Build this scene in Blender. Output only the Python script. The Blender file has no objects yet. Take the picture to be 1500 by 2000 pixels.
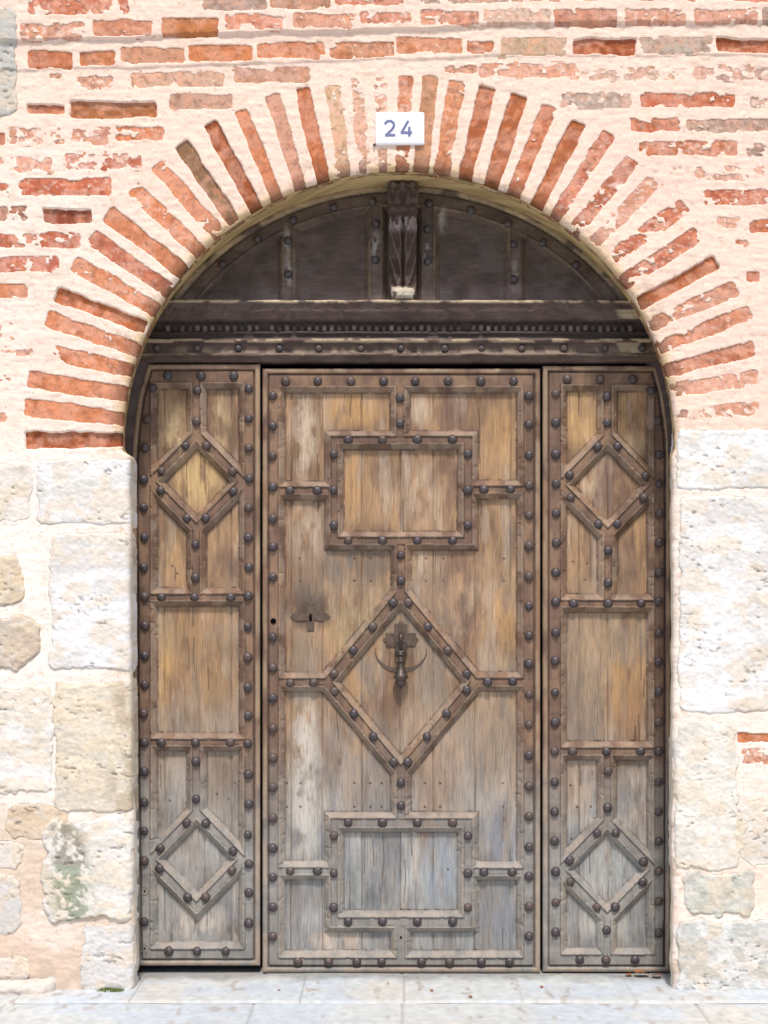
import bpy, math, random
import numpy as np
from mathutils import Vector

# ---------------------------------------------------------------- scene, camera, light
sc = bpy.context.scene
D = 6.0          # camera to wall face, metres
S = 450.0        # wall-plane scale
CX, CY = 780.0, 1180.0
ZC = 1.672       # eye height
cam_d = bpy.data.cameras.new("camera"); cam = bpy.data.objects.new("camera", cam_d)
sc.collection.objects.link(cam); sc.camera = cam
cam.location = (0, -D, ZC); cam.rotation_euler = (math.radians(90), 0, 0)
cam_d.sensor_fit = 'VERTICAL'; cam_d.sensor_height = 36.0
cam_d.lens = 36.0 * D / (2000.0 / S)
cam_d.shift_x = -30 / 2000.0; cam_d.shift_y = 180 / 2000.0
cam_d.clip_end = 500

SUN_EL, SUN_AZ = math.radians(60), math.radians(4)     # azimuth: towards the right of the viewer
sd = Vector((math.sin(SUN_AZ) * math.cos(SUN_EL), -math.cos(SUN_AZ) * math.cos(SUN_EL), math.sin(SUN_EL)))
w = bpy.data.worlds.new("World"); sc.world = w; w.use_nodes = True
nt = w.node_tree; bg = nt.nodes['Background']
sky = nt.nodes.new('ShaderNodeTexSky'); sky.sky_type = 'NISHITA'; sky.sun_disc = False
sky.sun_elevation = SUN_EL; sky.sun_rotation = math.pi - SUN_AZ
sky.dust_density = 3.0; sky.air_density = 1.0; sky.ozone_density = 0.6
nt.links.new(sky.outputs[0], bg.inputs[0]); bg.inputs[1].default_value = 0.11
sun_d = bpy.data.lights.new("sun", 'SUN'); sun_d.energy = 3.0; sun_d.angle = math.radians(7)
sun_d.color = (1.0, 0.93, 0.88)
sun = bpy.data.objects.new("sun", sun_d); sc.collection.objects.link(sun)
sun.rotation_euler = sd.to_track_quat('Z', 'Y').to_euler(); sun.location = (2, -4, 8)
sc.view_settings.view_transform = 'Standard'; sc.view_settings.look = 'None'
sc.view_settings.gamma = 1.0; sc.view_settings.exposure = 0.22

random.seed(5); RNG = np.random.default_rng(7)

# ---------------------------------------------------------------- numpy noise
def _h(xi, yi, seed):
    M = 0xffffffff
    h = (xi * 374761393 + yi * 668265263 + seed * 1442695041) & M
    h = ((h ^ (h >> 13)) * 1274126177) & M
    h = ((h ^ (h >> 15)) * 2246822519) & M
    return ((h ^ (h >> 16)) & 0xffff) / 65535.0
def vn(x, y, seed=0):
    x = np.asarray(x, float); y = np.asarray(y, float)
    xf = np.floor(x); yf = np.floor(y); xi = xf.astype(np.int64) + 100000; yi = yf.astype(np.int64) + 100000
    u = x - xf; v = y - yf; u = u * u * (3 - 2 * u); v = v * v * (3 - 2 * v)
    a = _h(xi, yi, seed); b = _h(xi + 1, yi, seed); c = _h(xi, yi + 1, seed); d = _h(xi + 1, yi + 1, seed)
    return (a + (b - a) * u) * (1 - v) + (c + (d - c) * u) * v
def fbm(x, y, o=4, seed=0, g=0.5):
    s = 0; a = 1; n = 0
    for i in range(o):
        s = s + a * vn(x * 2 ** i + i * 17.3, y * 2 ** i + i * 9.1, seed + i * 31); n += a; a *= g
    return s / n
def sst(a, b, x):
    t = np.clip((x - a) / (b - a), 0, 1); return t * t * (3 - 2 * t)
def lin(c):
    c = np.asarray(c, float) / 255.0
    return np.where(c <= .04045, c / 12.92, ((c + .055) / 1.055) ** 2.4)
def mixc(a, b, t):
    t = np.asarray(t)[..., None]; return a * (1 - t) + b * t

# a point seen at (px, py) of a frontal elevation drawing, standing at real depth y
def wx(px, y): return (np.asarray(px, float) - CX) / S * (D + y) / D
def wz(py, y): return ZC + (CY - np.asarray(py, float)) / S * (D + y) / D

# ---------------------------------------------------------------- objects
COL = sc.collection
def thing(name, label, cat, loc, group=None):
    o = bpy.data.objects.new(name, None); COL.objects.link(o); o.location = loc
    o.empty_display_size = .1
    o['label'] = label; o['category'] = cat; o['base'] = list(loc)
    if group: o['group'] = group
    return o
def base_of(p):
    while p is not None:
        if 'base' in p: return np.array(list(p['base']))
        p = p.parent
    return np.zeros(3)
def mesh(name, V, F, mat, parent=None, col=None, smooth=True):
    V = np.asarray(V, float).reshape(-1, 3) - base_of(parent)
    me = bpy.data.meshes.new(name)
    if isinstance(F, np.ndarray):
        me.vertices.add(len(V)); me.vertices.foreach_set('co', V.ravel())
        n = F.shape[1]
        me.loops.add(F.size); me.loops.foreach_set('vertex_index', F.ravel().astype(np.int32))
        me.polygons.add(len(F))
        me.polygons.foreach_set('loop_start', np.arange(0, F.size, n, dtype=np.int32))
        me.update(calc_edges=True)
    else:
        me.from_pydata([tuple(v) for v in V], [], F)
    if smooth: me.polygons.foreach_set('use_smooth', [True] * len(me.polygons))
    if col is not None:
        c = np.ones((len(V), 4), np.float32); c[:, :3] = np.clip(np.asarray(col).reshape(-1, 3), 0, 1)
        a = me.color_attributes.new('Col', 'FLOAT_COLOR', 'POINT'); a.data.foreach_set('color', c.ravel())
    me.materials.append(mat); me.update(); me.validate()
    o = bpy.data.objects.new(name, me); COL.objects.link(o)
    if parent is not None: o.parent = parent
    return o
def quads(nr, nc, keep=None, flip=False):
    i = np.arange(nr * nc).reshape(nr, nc)
    q = np.stack([i[:-1, :-1], i[1:, :-1], i[1:, 1:], i[:-1, 1:]], -1)
    if flip: q = q[..., ::-1]
    return (q[keep] if keep is not None else q.reshape(-1, 4))
def compact(V, F, C=None):
    u, inv = np.unique(F, return_inverse=True)
    return V[u], inv.reshape(F.shape), (None if C is None else C[u])
def join(parts):
    V = []; F = []; C = []; n = 0
    for v, f, c in parts:
        V.append(v); F.append(f + n); C.append(c); n += len(v)
    return np.concatenate(V), np.concatenate(F), np.concatenate(C)

# ---------------------------------------------------------------- materials
def material(name, rough=.85, spec=.3, metal=0., base=None, vcol=True, nscale=60, namt=.18, stretch=(1, 1, 1), bump=.35, bdist=.002, bscale=180):
    m = bpy.data.materials.new(name); m.use_nodes = True; t = m.node_tree; N = t.nodes; L = t.links
    b = N['Principled BSDF']; b.inputs['Roughness'].default_value = rough
    b.inputs['Specular IOR Level'].default_value = spec; b.inputs['Metallic'].default_value = metal
    geo = N.new('ShaderNodeNewGeometry'); mp = N.new('ShaderNodeMapping'); mp.inputs['Scale'].default_value = stretch
    L.new(geo.outputs['Position'], mp.inputs['Vector'])
    n1 = N.new('ShaderNodeTexNoise'); n1.inputs['Scale'].default_value = nscale; n1.inputs['Detail'].default_value = 6; n1.inputs['Roughness'].default_value = .65
    L.new(mp.outputs[0], n1.inputs['Vector'])
    mr = N.new('ShaderNodeMapRange'); mr.inputs['From Min'].default_value = .3; mr.inputs['From Max'].default_value = .7
    mr.inputs['To Min'].default_value = 1 - namt; mr.inputs['To Max'].default_value = 1 + namt
    L.new(n1.outputs['Fac'], mr.inputs['Value'])
    vm = N.new('ShaderNodeVectorMath'); vm.operation = 'SCALE'
    if vcol:
        at = N.new('ShaderNodeAttribute'); at.attribute_name = 'Col'; L.new(at.outputs['Color'], vm.inputs[0])
    else:
        vm.inputs[0].default_value = tuple(base)
    L.new(mr.outputs[0], vm.inputs['Scale']); L.new(vm.outputs[0], b.inputs['Base Color'])
    n2 = N.new('ShaderNodeTexNoise'); n2.inputs['Scale'].default_value = bscale; n2.inputs['Detail'].default_value = 8; n2.inputs['Roughness'].default_value = .7
    L.new(mp.outputs[0], n2.inputs['Vector'])
    bp = N.new('ShaderNodeBump'); bp.inputs['Strength'].default_value = bump; bp.inputs['Distance'].default_value = bdist
    L.new(n2.outputs['Fac'], bp.inputs['Height']); L.new(bp.outputs[0], b.inputs['Normal'])
    return m
M_MORTAR = material('lime_mortar', .95, .1, nscale=70, namt=.06, bump=.5, bdist=.004, bscale=90)
M_BRICK = material('old_brick', .92, .15, nscale=90, namt=.16, bump=.6, bdist=.003, bscale=120)
M_STONE = material('limestone', .95, .1, nscale=45, namt=.10, bump=.8, bdist=.006, bscale=60)
M_WOOD = material('weathered_oak', .75, .25, nscale=130, namt=.24, stretch=(2.4, 1, .13), bump=.7, bdist=.0018, bscale=110)
M_DARKWOOD = material('dark_oak', .62, .4, nscale=60, namt=.25, stretch=(.25, 1, 1.6), bump=.5, bdist=.0018, bscale=90)
M_IRON = material('forged_iron', .48, .5, .35, vcol=False, base=lin((82, 75, 77)), nscale=90, namt=.4, bump=.5, bdist=.002, bscale=130)
M_IRON2 = material('rusted_iron', .55, .5, .35, vcol=False, base=lin((94, 82, 78)), nscale=120, namt=.4, bump=.5, bdist=.002, bscale=150)
M_BLACK = material('dark_void', 1., 0., vcol=False, base=(.004, .004, .004))
M_PLATE = material('enamel_plate', .3, .5, vcol=False, base=(.86, .87, .90), nscale=30, namt=.03, bump=.05)
M_DIGIT = material('blue_paint', .5, .4, vcol=False, base=lin((112, 116, 156)), nscale=200, namt=.15, bump=.05)
M_GROUND = material('pale_paving', .8, .25, nscale=22, namt=.07, bump=.4, bdist=.004, bscale=60)
M_LEAF = material('dry_leaf', .8, .2, vcol=False, base=lin((150, 100, 68)), nscale=200, namt=.3)
M_MOSS = material('moss', .95, .1, vcol=False, base=lin((112, 122, 66)), nscale=200, namt=.4)

# ================================================================= MASONRY
# opening outline on the wall face (drawing units)
EA, EB, EX, EY = 546., 535., 781., 868.
def halfw(py, left):
    py = np.asarray(py, float)
    t = sst(878, 892, py)
    l = 543 - t * 15 - np.clip((py - 900) / 1000, 0, 1) * 9
    r = 538 - 5 * sst(868, 900, py)
    return np.where(left, l, r) + (vn(py / 40., py * 0, 5) - .5) * 4 * t
def opening(px, py):
    """distance outside the opening, and the nearest point on its edge"""
    X = px - EX; Y = EY - py
    ea = np.where(X < 0, 543., 538.)
    rho = np.sqrt((X / ea) ** 2 + (Y / EB) ** 2) + 1e-9
    du = (rho - 1) * 540
    hw = halfw(py, X < 0); db = np.abs(X) - hw
    up = Y > 0
    d = np.where(up, du, db)
    qx = np.where(up, EX + X / rho, EX + np.sign(X) * hw); qy = np.where(up, EY - Y / rho, py)
    return d, qx, qy
RND = 13.0
def wall0(px, py, d):
    """height of the wall face in metres, proud of the nominal face"""
    h = (fbm(px / 160., py / 130., 3, 3) - .5) * .012 + (fbm(px / 14., py / 12., 3, 8) - .5) * .005
    yl = 82 - np.clip((px - 40) * .031, -20, 30); yl = yl - (np.clip(px - 750, 0, 2000) * .008) + (fbm(px / 60., px * 0, 2, 4) - .5) * 8
    h = h + .014 * sst(2, -2, py - yl)
    y2 = 138 - np.clip((px - 40) * .03, -20, 30) + (fbm(px / 50., px * 0, 2, 6) - .5) * 8
    h = h + .006 * sst(3, -3, py - y2)
    q = np.clip((RND - d) / RND, 0, 1)
    return h - RND / S * (1 - np.sqrt(np.clip(1 - q * q, 0, 1)))

ORG = (216, 126, 88); RED = (200, 108, 84); DEEP = (190, 98, 54); PNK = (220, 154, 134); GRY = (176, 152, 142); BRN = (150, 112, 84); DRK = (170, 78, 40)
# arch bricks: outer end, inner end, width, colour, recess mm, white cover 0..1
ARCH = [
 (50,860,238,857,30,DRK,16,0), (48,795,247,819,30,ORG,3,0), (55,740,250,772,30,ORG,3,0), (106,690,263,724,28,ORG,3,.1),
 (92,622,277,687,29,ORG,3,.12), (110,574,284,638,28,DEEP,16,0), (145,515,306,606,29,ORG,2,.15), (180,463,338,574,30,RED,3,.12),
 (210,418,368,538,31,ORG,4,0), (260,368,402,503,28,ORG,2,.18), (306,322,436,466,28,ORG,2,.05), (354,282,458,434,28,BRN,10,0),
 (410,240,502,412,27,DRK,9,0), (470,216,545,396,25,ORG,4,0), (532,188,590,378,25,PNK,3,0), (590,170,633,366,27,DEEP,7,0),
 (650,170,676,358,24,(222,178,150),1,.12), (697,152,710,350,20,(226,170,150),1,.45), (742,150,748,348,20,(226,170,150),1,.5), (793,150,783,346,25,ORG,2,.25),
 (840,150,821,348,27,(196,138,108),3,0), (893,160,860,352,29,(214,134,98),3,.15), (952,170,906,360,30,DEEP,9,0), (1015,185,957,372,32,DEEP,9,0),
 (1073,208,998,390,28,(200,112,80),4,.05), (1130,238,1045,412,28,DEEP,8,0), (1190,262,1082,428,26,RED,3,.2), (1235,312,1120,454,27,RED,2,.3),
 (1280,352,1162,474,27,PNK,1,.38), (1338,400,1196,504,29,RED,3,.3), (1364,458,1217,552,29,RED,4,.25), (1400,512,1250,592,28,DEEP,12,0),
 (1436,563,1272,632,28,(206,130,104),3,.22), (1464,610,1287,680,28,(210,130,104),4,.15), (1472,680,1301,724,28,(206,120,92),5,.12), (1478,738,1311,762,26,PNK,2,.25),
 (1480,800,1330,806,24,PNK,1,.5)]
CR = [  # courses: x0,x1,y0,y1,colour,recess,white
 (58,250,-12,28,RED,3,.25),(398,520,-8,22,GRY,3,.1),(530,645,-8,18,(180,130,110),3,.1),(655,800,-10,12,RED,3,.3),(812,990,-14,8,GRY,3,.2),(1000,1110,-14,6,PNK,2,.3),(1130,1380,-20,3,PNK,3,.3),(1405,1520,-20,6,RED,8,0),
 (42,165,50,79,PNK,2,.45),(185,298,45,73,(222,140,112),2,.12),(318,427,39,73,(202,118,66),3,0),(443,553,35,60,(222,140,120),2,.2),(575,690,31,56,PNK,2,.15),(705,800,30,50,(222,140,120),2,.25),(825,935,24,50,(224,146,126),2,.2),(945,1072,24,52,(226,190,176),1,.1),(1082,1202,23,52,(222,146,126),2,.1),(1220,1335,22,50,(222,154,134),2,.25),(1355,1475,22,48,(216,150,132),2,.2),(1490,1600,22,48,GRY,2,.2),
 (58,142,102,133,(202,110,72),4,0),(158,223,103,128,(206,118,76),4,0),(238,360,96,122,(216,150,124),2,0),(370,492,90,118,(214,126,80),3,0),(502,632,85,115,(212,122,80),3,.12),(645,770,83,112,(210,130,88),3,.15),(775,902,77,106,(208,124,80),2,.12),(912,966,80,104,(206,120,84),3,.2),(978,1105,77,109,(198,166,142),1,.05),(1118,1240,76,106,DRK,14,0),(1252,1388,76,104,(184,168,156),1,.02),(1400,1520,76,102,DRK,14,0),
 (97,118,144,153,PNK,2,.1),(152,220,147,172,PNK,2,.62),(258,436,143,168,(202,158,138),1,.08),(458,605,132,159,(206,152,134),1,.15),(870,930,127,139,PNK,2,.1),(938,1125,126,149,PNK,1,.22),(1140,1318,132,155,(206,168,150),1,.45),(1355,1510,132,156,(206,168,160),1,.45),
 (53,125,204,220,(176,92,66),12,0),(138,305,198,229,(182,106,64),13,0),(333,453,185,211,(206,158,142),1,0),(1098,1230,183,208,(200,176,166),1,.25),(1253,1432,183,208,(196,96,66),3,.12),(1468,1520,188,205,GRY,2,.4),
 (-20,9,258,282,RED,2,0),(20,210,253,281,PNK,1,.42),(226,320,246,273,(216,122,82),3,.25),(1232,1327,231,255,(196,98,66),3,.1),(1342,1520,236,257,(182,154,142),2,.25),
 (-20,100,310,336,PNK,1,.5),(130,275,301,329,(212,110,88),1,.4),(1248,1440,277,304,(200,110,76),2,.28),(1460,1520,284,305,GRY,2,.5),
 (-20,18,358,382,RED,2,.2),(38,215,350,381,(206,100,72),3,.2),(1312,1490,326,350,(214,160,146),1,.5),
 (-20,52,405,431,(160,108,92),3,.2),(83,180,407,435,(156,66,48),14,0),(1378,1520,373,400,(200,96,70),2,.22),
 (-20,155,456,483,(206,104,78),2,.3),(1400,1442,425,446,PNK,1,.5),(1465,1520,428,452,(206,112,76),3,.05),
 (-20,113,504,531,(200,96,80),2,.28),(1460,1482,531,548,RED,3,.1),(1430,1460,472,480,RED,2,.5),(-20,52,555,579,(214,126,88),3,.08),
 (-15,20,735,747,RED,1,.5),(-15,18,800,826,PNK,1,.45),(-10,30,636,660,PNK,1,.68),(0,60,675,700,PNK,1,.74),
 (1441,1520,1432,1450,(206,116,72),4,0),(1450,1520,1465,1492,PNK,1,.4)]
# the wall goes on beyond the frame: plain courses there
rr = random.Random(3)
for k in range(26):
    y0 = -60 - 42 * k if k < 12 else None
    if y0 is not None:
        x = -560 + rr.random() * 60
        while x < 2060:
            l = rr.uniform(105, 185); CR.append((x, x + l, y0, y0 + 27, rr.choice([ORG, RED, PNK, GRY, RED]), rr.choice([2, 2, 3, 10]), rr.uniform(0, .4))); x += l + 14
for k in range(28):
    y0 = 10 + 50 * k
    for (a, b) in ((-560, -30), (1535, 2060)):
        x = a + rr.random() * 50
        while x < b - 110:
            l = rr.uniform(105, 180); CR.append((x, min(x + l, b), y0, y0 + 27, rr.choice([ORG, RED, PNK, GRY]), rr.choice([2, 2, 3, 9]), rr.uniform(0, .55))); x += l + 16

STN = [ # stones: x0,x1,y0,y1,corner,proud mm,colour,roughness mm
 (-40,34,18,226,14,5,(205,203,196),5),
 (72,262,897,1024,10,4,(250,249,246),4),(-60,62,905,1016,16,1,(246,238,228),4),
 (96,262,1042,1306,14,6,(250,249,248),8),(-60,48,1092,1190,34,6,(226,206,178),9),(-60,74,1206,1306,36,9,(214,196,176),11),
 (106,262,1334,1586,16,7,(240,228,206),11),(-60,98,1340,1550,26,5,(250,246,240),9),
 (84,262,1598,1796,26,12,(244,240,232),10),(-60,50,1640,1700,22,3,(236,226,216),8),(-60,36,1712,1830,24,4,(226,222,218),8),(12,135,1574,1642,24,2,(220,198,172),8),
 (160,262,1806,1936,18,2,(232,230,228),6),(-60,60,1870,1922,18,3,(238,226,214),7),
 (1322,1520,838,956,12,4,(250,250,247),5),(1326,1520,968,1392,14,5,(251,250,248),7),(1318,1440,1408,1700,18,5,(244,240,230),8),
 (1330,1478,1706,1786,24,6,(222,222,212),9),(1322,1520,1800,1940,20,9,(238,239,237),9),(1446,1530,1560,1690,30,1,(246,238,228),7),
 (1400,1460,1590,1670,26,2,(238,226,210),7)]
for k in range(7):
    for (a, b) in ((-560, -75), (1540, 2060)):
        x = a
        while x < b - 90:
            l = rr.uniform(120, 240); STN.append((x, min(x + l, b), 1440 + 72 * k, 1440 + 72 * k + 58, 18, 5, rr.choice([(240,236,228),(228,216,200),(246,244,240)]), 8)); x += l + 16

def rot_local(b, px, py):
    ox, oy, ix, iy, wd = b[:5]
    L = math.hypot(ix - ox, iy - oy); ux, uy = (ix - ox) / L, (iy - oy) / L
    dx = px - (ox + ix) / 2; dy = py - (oy + iy) / 2
    return dx * ux + dy * uy, -dx * uy + dy * ux, L, ux, uy
def sdbox(u, v, hu, hv, r=4):
    qx = np.abs(u) - hu + r; qy = np.abs(v) - hv + r
    return np.hypot(np.maximum(qx, 0), np.maximum(qy, 0)) + np.minimum(np.maximum(qx, qy), 0) - r

def axis(a, lo, hi, b, fine, coarse):
    return np.concatenate([np.arange(a, lo, coarse), np.arange(lo, hi, fine), np.arange(hi, b + coarse, coarse)])
gx = axis(-560, -14, 1514, 2060, 2.0, 7.0); gy = axis(-560, -14, 1900, 1950, 2.0, 7.0)
PX, PY = np.meshgrid(gx, gy)
dd, qx, qy = opening(PX, PY)
inside = dd < 0
GX = np.where(inside, qx, PX); GY = np.where(inside, qy, PY)
dcl = np.maximum(dd, 0)
H = wall0(GX, GY, dcl)
hole = np.zeros_like(PX)
edge_n = (fbm(PX / 8., PY / 8., 3, 21) - .5) * 3.4 + (fbm(PX / 36., PY / 36., 2, 22) - .5) * 7
patch = fbm(PX / 19., PY / 13., 4, 23, .52)
def window(x0, x1, y0, y1):
    a = np.searchsorted(gx, x0); b = np.searchsorted(gx, x1); c = np.searchsorted(gy, y0); d = np.searchsorted(gy, y1)
    return slice(c, d), slice(a, b)
def punch(win, sdv, white):
    m = np.clip(.5 - (sdv + edge_n[win]) / 2.0, 0, 1)
    if white > 0:
        thr = .33 + white * .52
        inner = patch[win] + np.clip(-sdv / 60., 0, .06)
        m = m * np.clip((inner - thr) / .05 + .5, 0, 1)
    hole[win] = np.maximum(hole[win], m)
for b in ARCH:
    W = window(min(b[0], b[2]) - 25, max(b[0], b[2]) + 25, min(b[1], b[3]) - 25, max(b[1], b[3]) + 25)
    u, v, L, ux, uy = rot_local(b, PX[W], PY[W])
    punch(W, sdbox(u, v, L / 2, b[4] / 2 - .5 + u / L * -2), b[7] * .8)
for b in CR:
    W = window(b[0] - 14, b[1] + 14, b[2] - 14, b[3] + 14)
    tilt = (fbm(PX[W] / 70., PX[W] * 0 + b[2], 2, 61) - .5) * 5
    sdv = sdbox(PX[W] - (b[0] + b[1]) / 2, PY[W] + tilt - (b[2] + b[3]) / 2, (b[1] - b[0]) / 2, (b[3] - b[2]) / 2)
    punch(W, sdv, b[6])
def stone_sd(s, px, py):
    n = (fbm(px / 34., py / 34., 3, int(s[0] * 3 + s[2]) % 97) - .5) * 22 * (s[4] / 20) + (fbm(px / 9., py / 9., 2, 44) - .5) * 5
    return sdbox(px - (s[0] + s[1]) / 2, py - (s[2] + s[3]) / 2, (s[1] - s[0]) / 2, (s[3] - s[2]) / 2, s[4]) + n
sink = np.zeros_like(PX)
for s in STN:
    W = window(s[0] - 14, s[1] + 14, s[2] - 14, s[3] + 14)
    sink[W] = np.maximum(sink[W], sst(-1, -7, stone_sd(s, PX[W], PY[W])))
H = H - .03 * hole - .03 * sink
# mortar slightly fuller around bricks, trowel marks
H = H + (fbm(PX / 26., PY / 7., 3, 77) - .5) * .004
# colour of the mortar: cream above, paler with grey-brown patches by the piers
cm = lin((239, 213, 195)); cw = lin((238, 229, 219)); cp = lin((238, 208, 192)); cg = lin((206, 186, 162))
t_low = sst(820, 960, PY + (fbm(PX / 80., PY / 80., 3, 12) - .5) * 120)
C = mixc(np.broadcast_to(cm, PX.shape + (3,)), cw, np.clip(t_low * .8 + .45 * sst(520, 0, PX) * sst(60, 420, PY), 0, 1))
C = mixc(C, cp, .6 * (1 - .7 * t_low * (PY < 1500)) * sst(.45, .65, fbm(PX / 120., PY / 90., 4, 14)) + .25 * sst(900, 1500, PX) * (1 - t_low))
C = mixc(C, cg, .7 * sst(1540, 1620, PY) * sst(.36, .56, fbm(PX / 60., PY / 70., 4, 15)) * (PX < 400) + .25 * sst(.62, .75, fbm(PX / 30., PY / 30., 4, 16)))
C = mixc(C, lin((216, 194, 176)), .5 * sst(1500, 1800, PY) * (PX < 260))
C = mixc(C, lin((168, 158, 144)), .6 * sst(1850, 1935, PY) * sst(.35, .6, fbm(PX / 30., PY / 20., 3, 17)))
# soot and algae along the intrados
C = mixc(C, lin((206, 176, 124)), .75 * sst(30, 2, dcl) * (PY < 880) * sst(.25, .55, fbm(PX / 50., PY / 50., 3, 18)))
C = mixc(C, lin((198, 176, 150)), .6 * sst(.60, .72, fbm(PX / 18., PY / 14., 4, 19)) * sst(80, 10, dcl))
C = mixc(C, lin((190, 160, 132)), .4 * sst(.70, .76, fbm(PX / 6., PY / 5., 3, 20)))
keep = ~(inside[:-1, :-1] & inside[1:, :-1] & inside[1:, 1:] & inside[:-1, 1:])
V = np.stack([wx(GX, 0), -H, wz(GY, 0)], -1).reshape(-1, 3)
F = quads(len(gy), len(gx), keep, flip=False)
V, F, Cc = compact(V, F, C.reshape(-1, 3))
wall = thing('masonry_wall', 'old wall of thin red bricks in cream mortar with pale stone piers around the arched doorway', 'wall', (0, .5, 0))
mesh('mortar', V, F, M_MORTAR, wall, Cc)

def brick_patch(u0, u1, v0, v1, cx, cy, ux, uy, col, rec, seed, res=3.0, white=0):
    us = np.linspace(u0, u1, max(3, int((u1 - u0) / res))); vs = np.linspace(v0, v1, max(3, int((v1 - v0) / res)))
    U, Vv = np.meshgrid(us, vs); px = cx + U * ux - Vv * uy; py = cy + U * uy + Vv * ux
    d, a, b = opening(px, py); ins = d < 0
    X = np.where(ins, a, px); Y = np.where(ins, b, py)
    h = wall0(X, Y, np.maximum(d, 0)) - rec / 1000. + (fbm(px / 12., py / 12., 3, seed) - .5) * .0035 - .03 * ins
    k0 = lin(col); sat_ = min(1., (k0[0] - k0[2]) / .35); k0 = (k0 * .90 + k0.mean() * .10 + np.array((.02, .02, .01))) * (np.array((.88, .92, .82)) * sat_ + np.array((.90, .86, .86)) * (1 - sat_))
    c = np.broadcast_to(k0, px.shape + (3,))
    n = fbm(px / 14., py / 12., 4, seed + 3)
    c = c * (1 + (vn(seed * 1.7, 0, 2) - .5) * .25)
    c = mixc(c, lin((226, 156, 120)), .45 * sst(.50, .72, n))
    c = mixc(c, lin((150, 86, 62)), .3 * sst(.44, .30, n))
    c = mixc(c, lin((240, 218, 204)), np.clip(.05 + white * 1.5, 0, .85) * sst(.60, .68, fbm(px / 8., py / 5., 4, seed + 9)))
    c = mixc(c, lin((224, 178, 158)), (.26 + .6 * white) * sst(.42, .62, fbm(px / 26., py / 20., 3, 991)))
    c = mixc(c, lin((110, 74, 58)), .4 * sst(.62, .72, fbm(px / 7., py / 6., 3, seed + 5)))
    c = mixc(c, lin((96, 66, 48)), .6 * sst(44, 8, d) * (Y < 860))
    V = np.stack([wx(X, 0), -h, wz(Y, 0)], -1).reshape(-1, 3)
    return V, quads(len(vs), len(us)), c.reshape(-1, 3)
bp = []
for i, b in enumerate(ARCH):
    L = math.hypot(b[2] - b[0], b[3] - b[1]); ux, uy = (b[2] - b[0]) / L, (b[3] - b[1]) / L
    bp.append(brick_patch(-L / 2 - 6, L / 2 + 8, -b[4] / 2 - 6, b[4] / 2 + 6, (b[0] + b[2]) / 2, (b[1] + b[3]) / 2, ux, uy, b[5], b[6], 100 + i * 7, white=b[7]))
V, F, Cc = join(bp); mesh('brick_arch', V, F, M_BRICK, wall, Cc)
bp = []
for i, b in enumerate(CR):
    bp.append(brick_patch(-(b[1] - b[0]) / 2 - 6, (b[1] - b[0]) / 2 + 6, -(b[3] - b[2]) / 2 - 6, (b[3] - b[2]) / 2 + 6, (b[0] + b[1]) / 2, (b[2] + b[3]) / 2, 1, 0, b[4], b[5], 700 + i * 7, white=b[6], res=3.0 if -30 < b[0] < 1510 else 9.))
V, F, Cc = join(bp); mesh('brick_courses', V, F, M_BRICK, wall, Cc)

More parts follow.
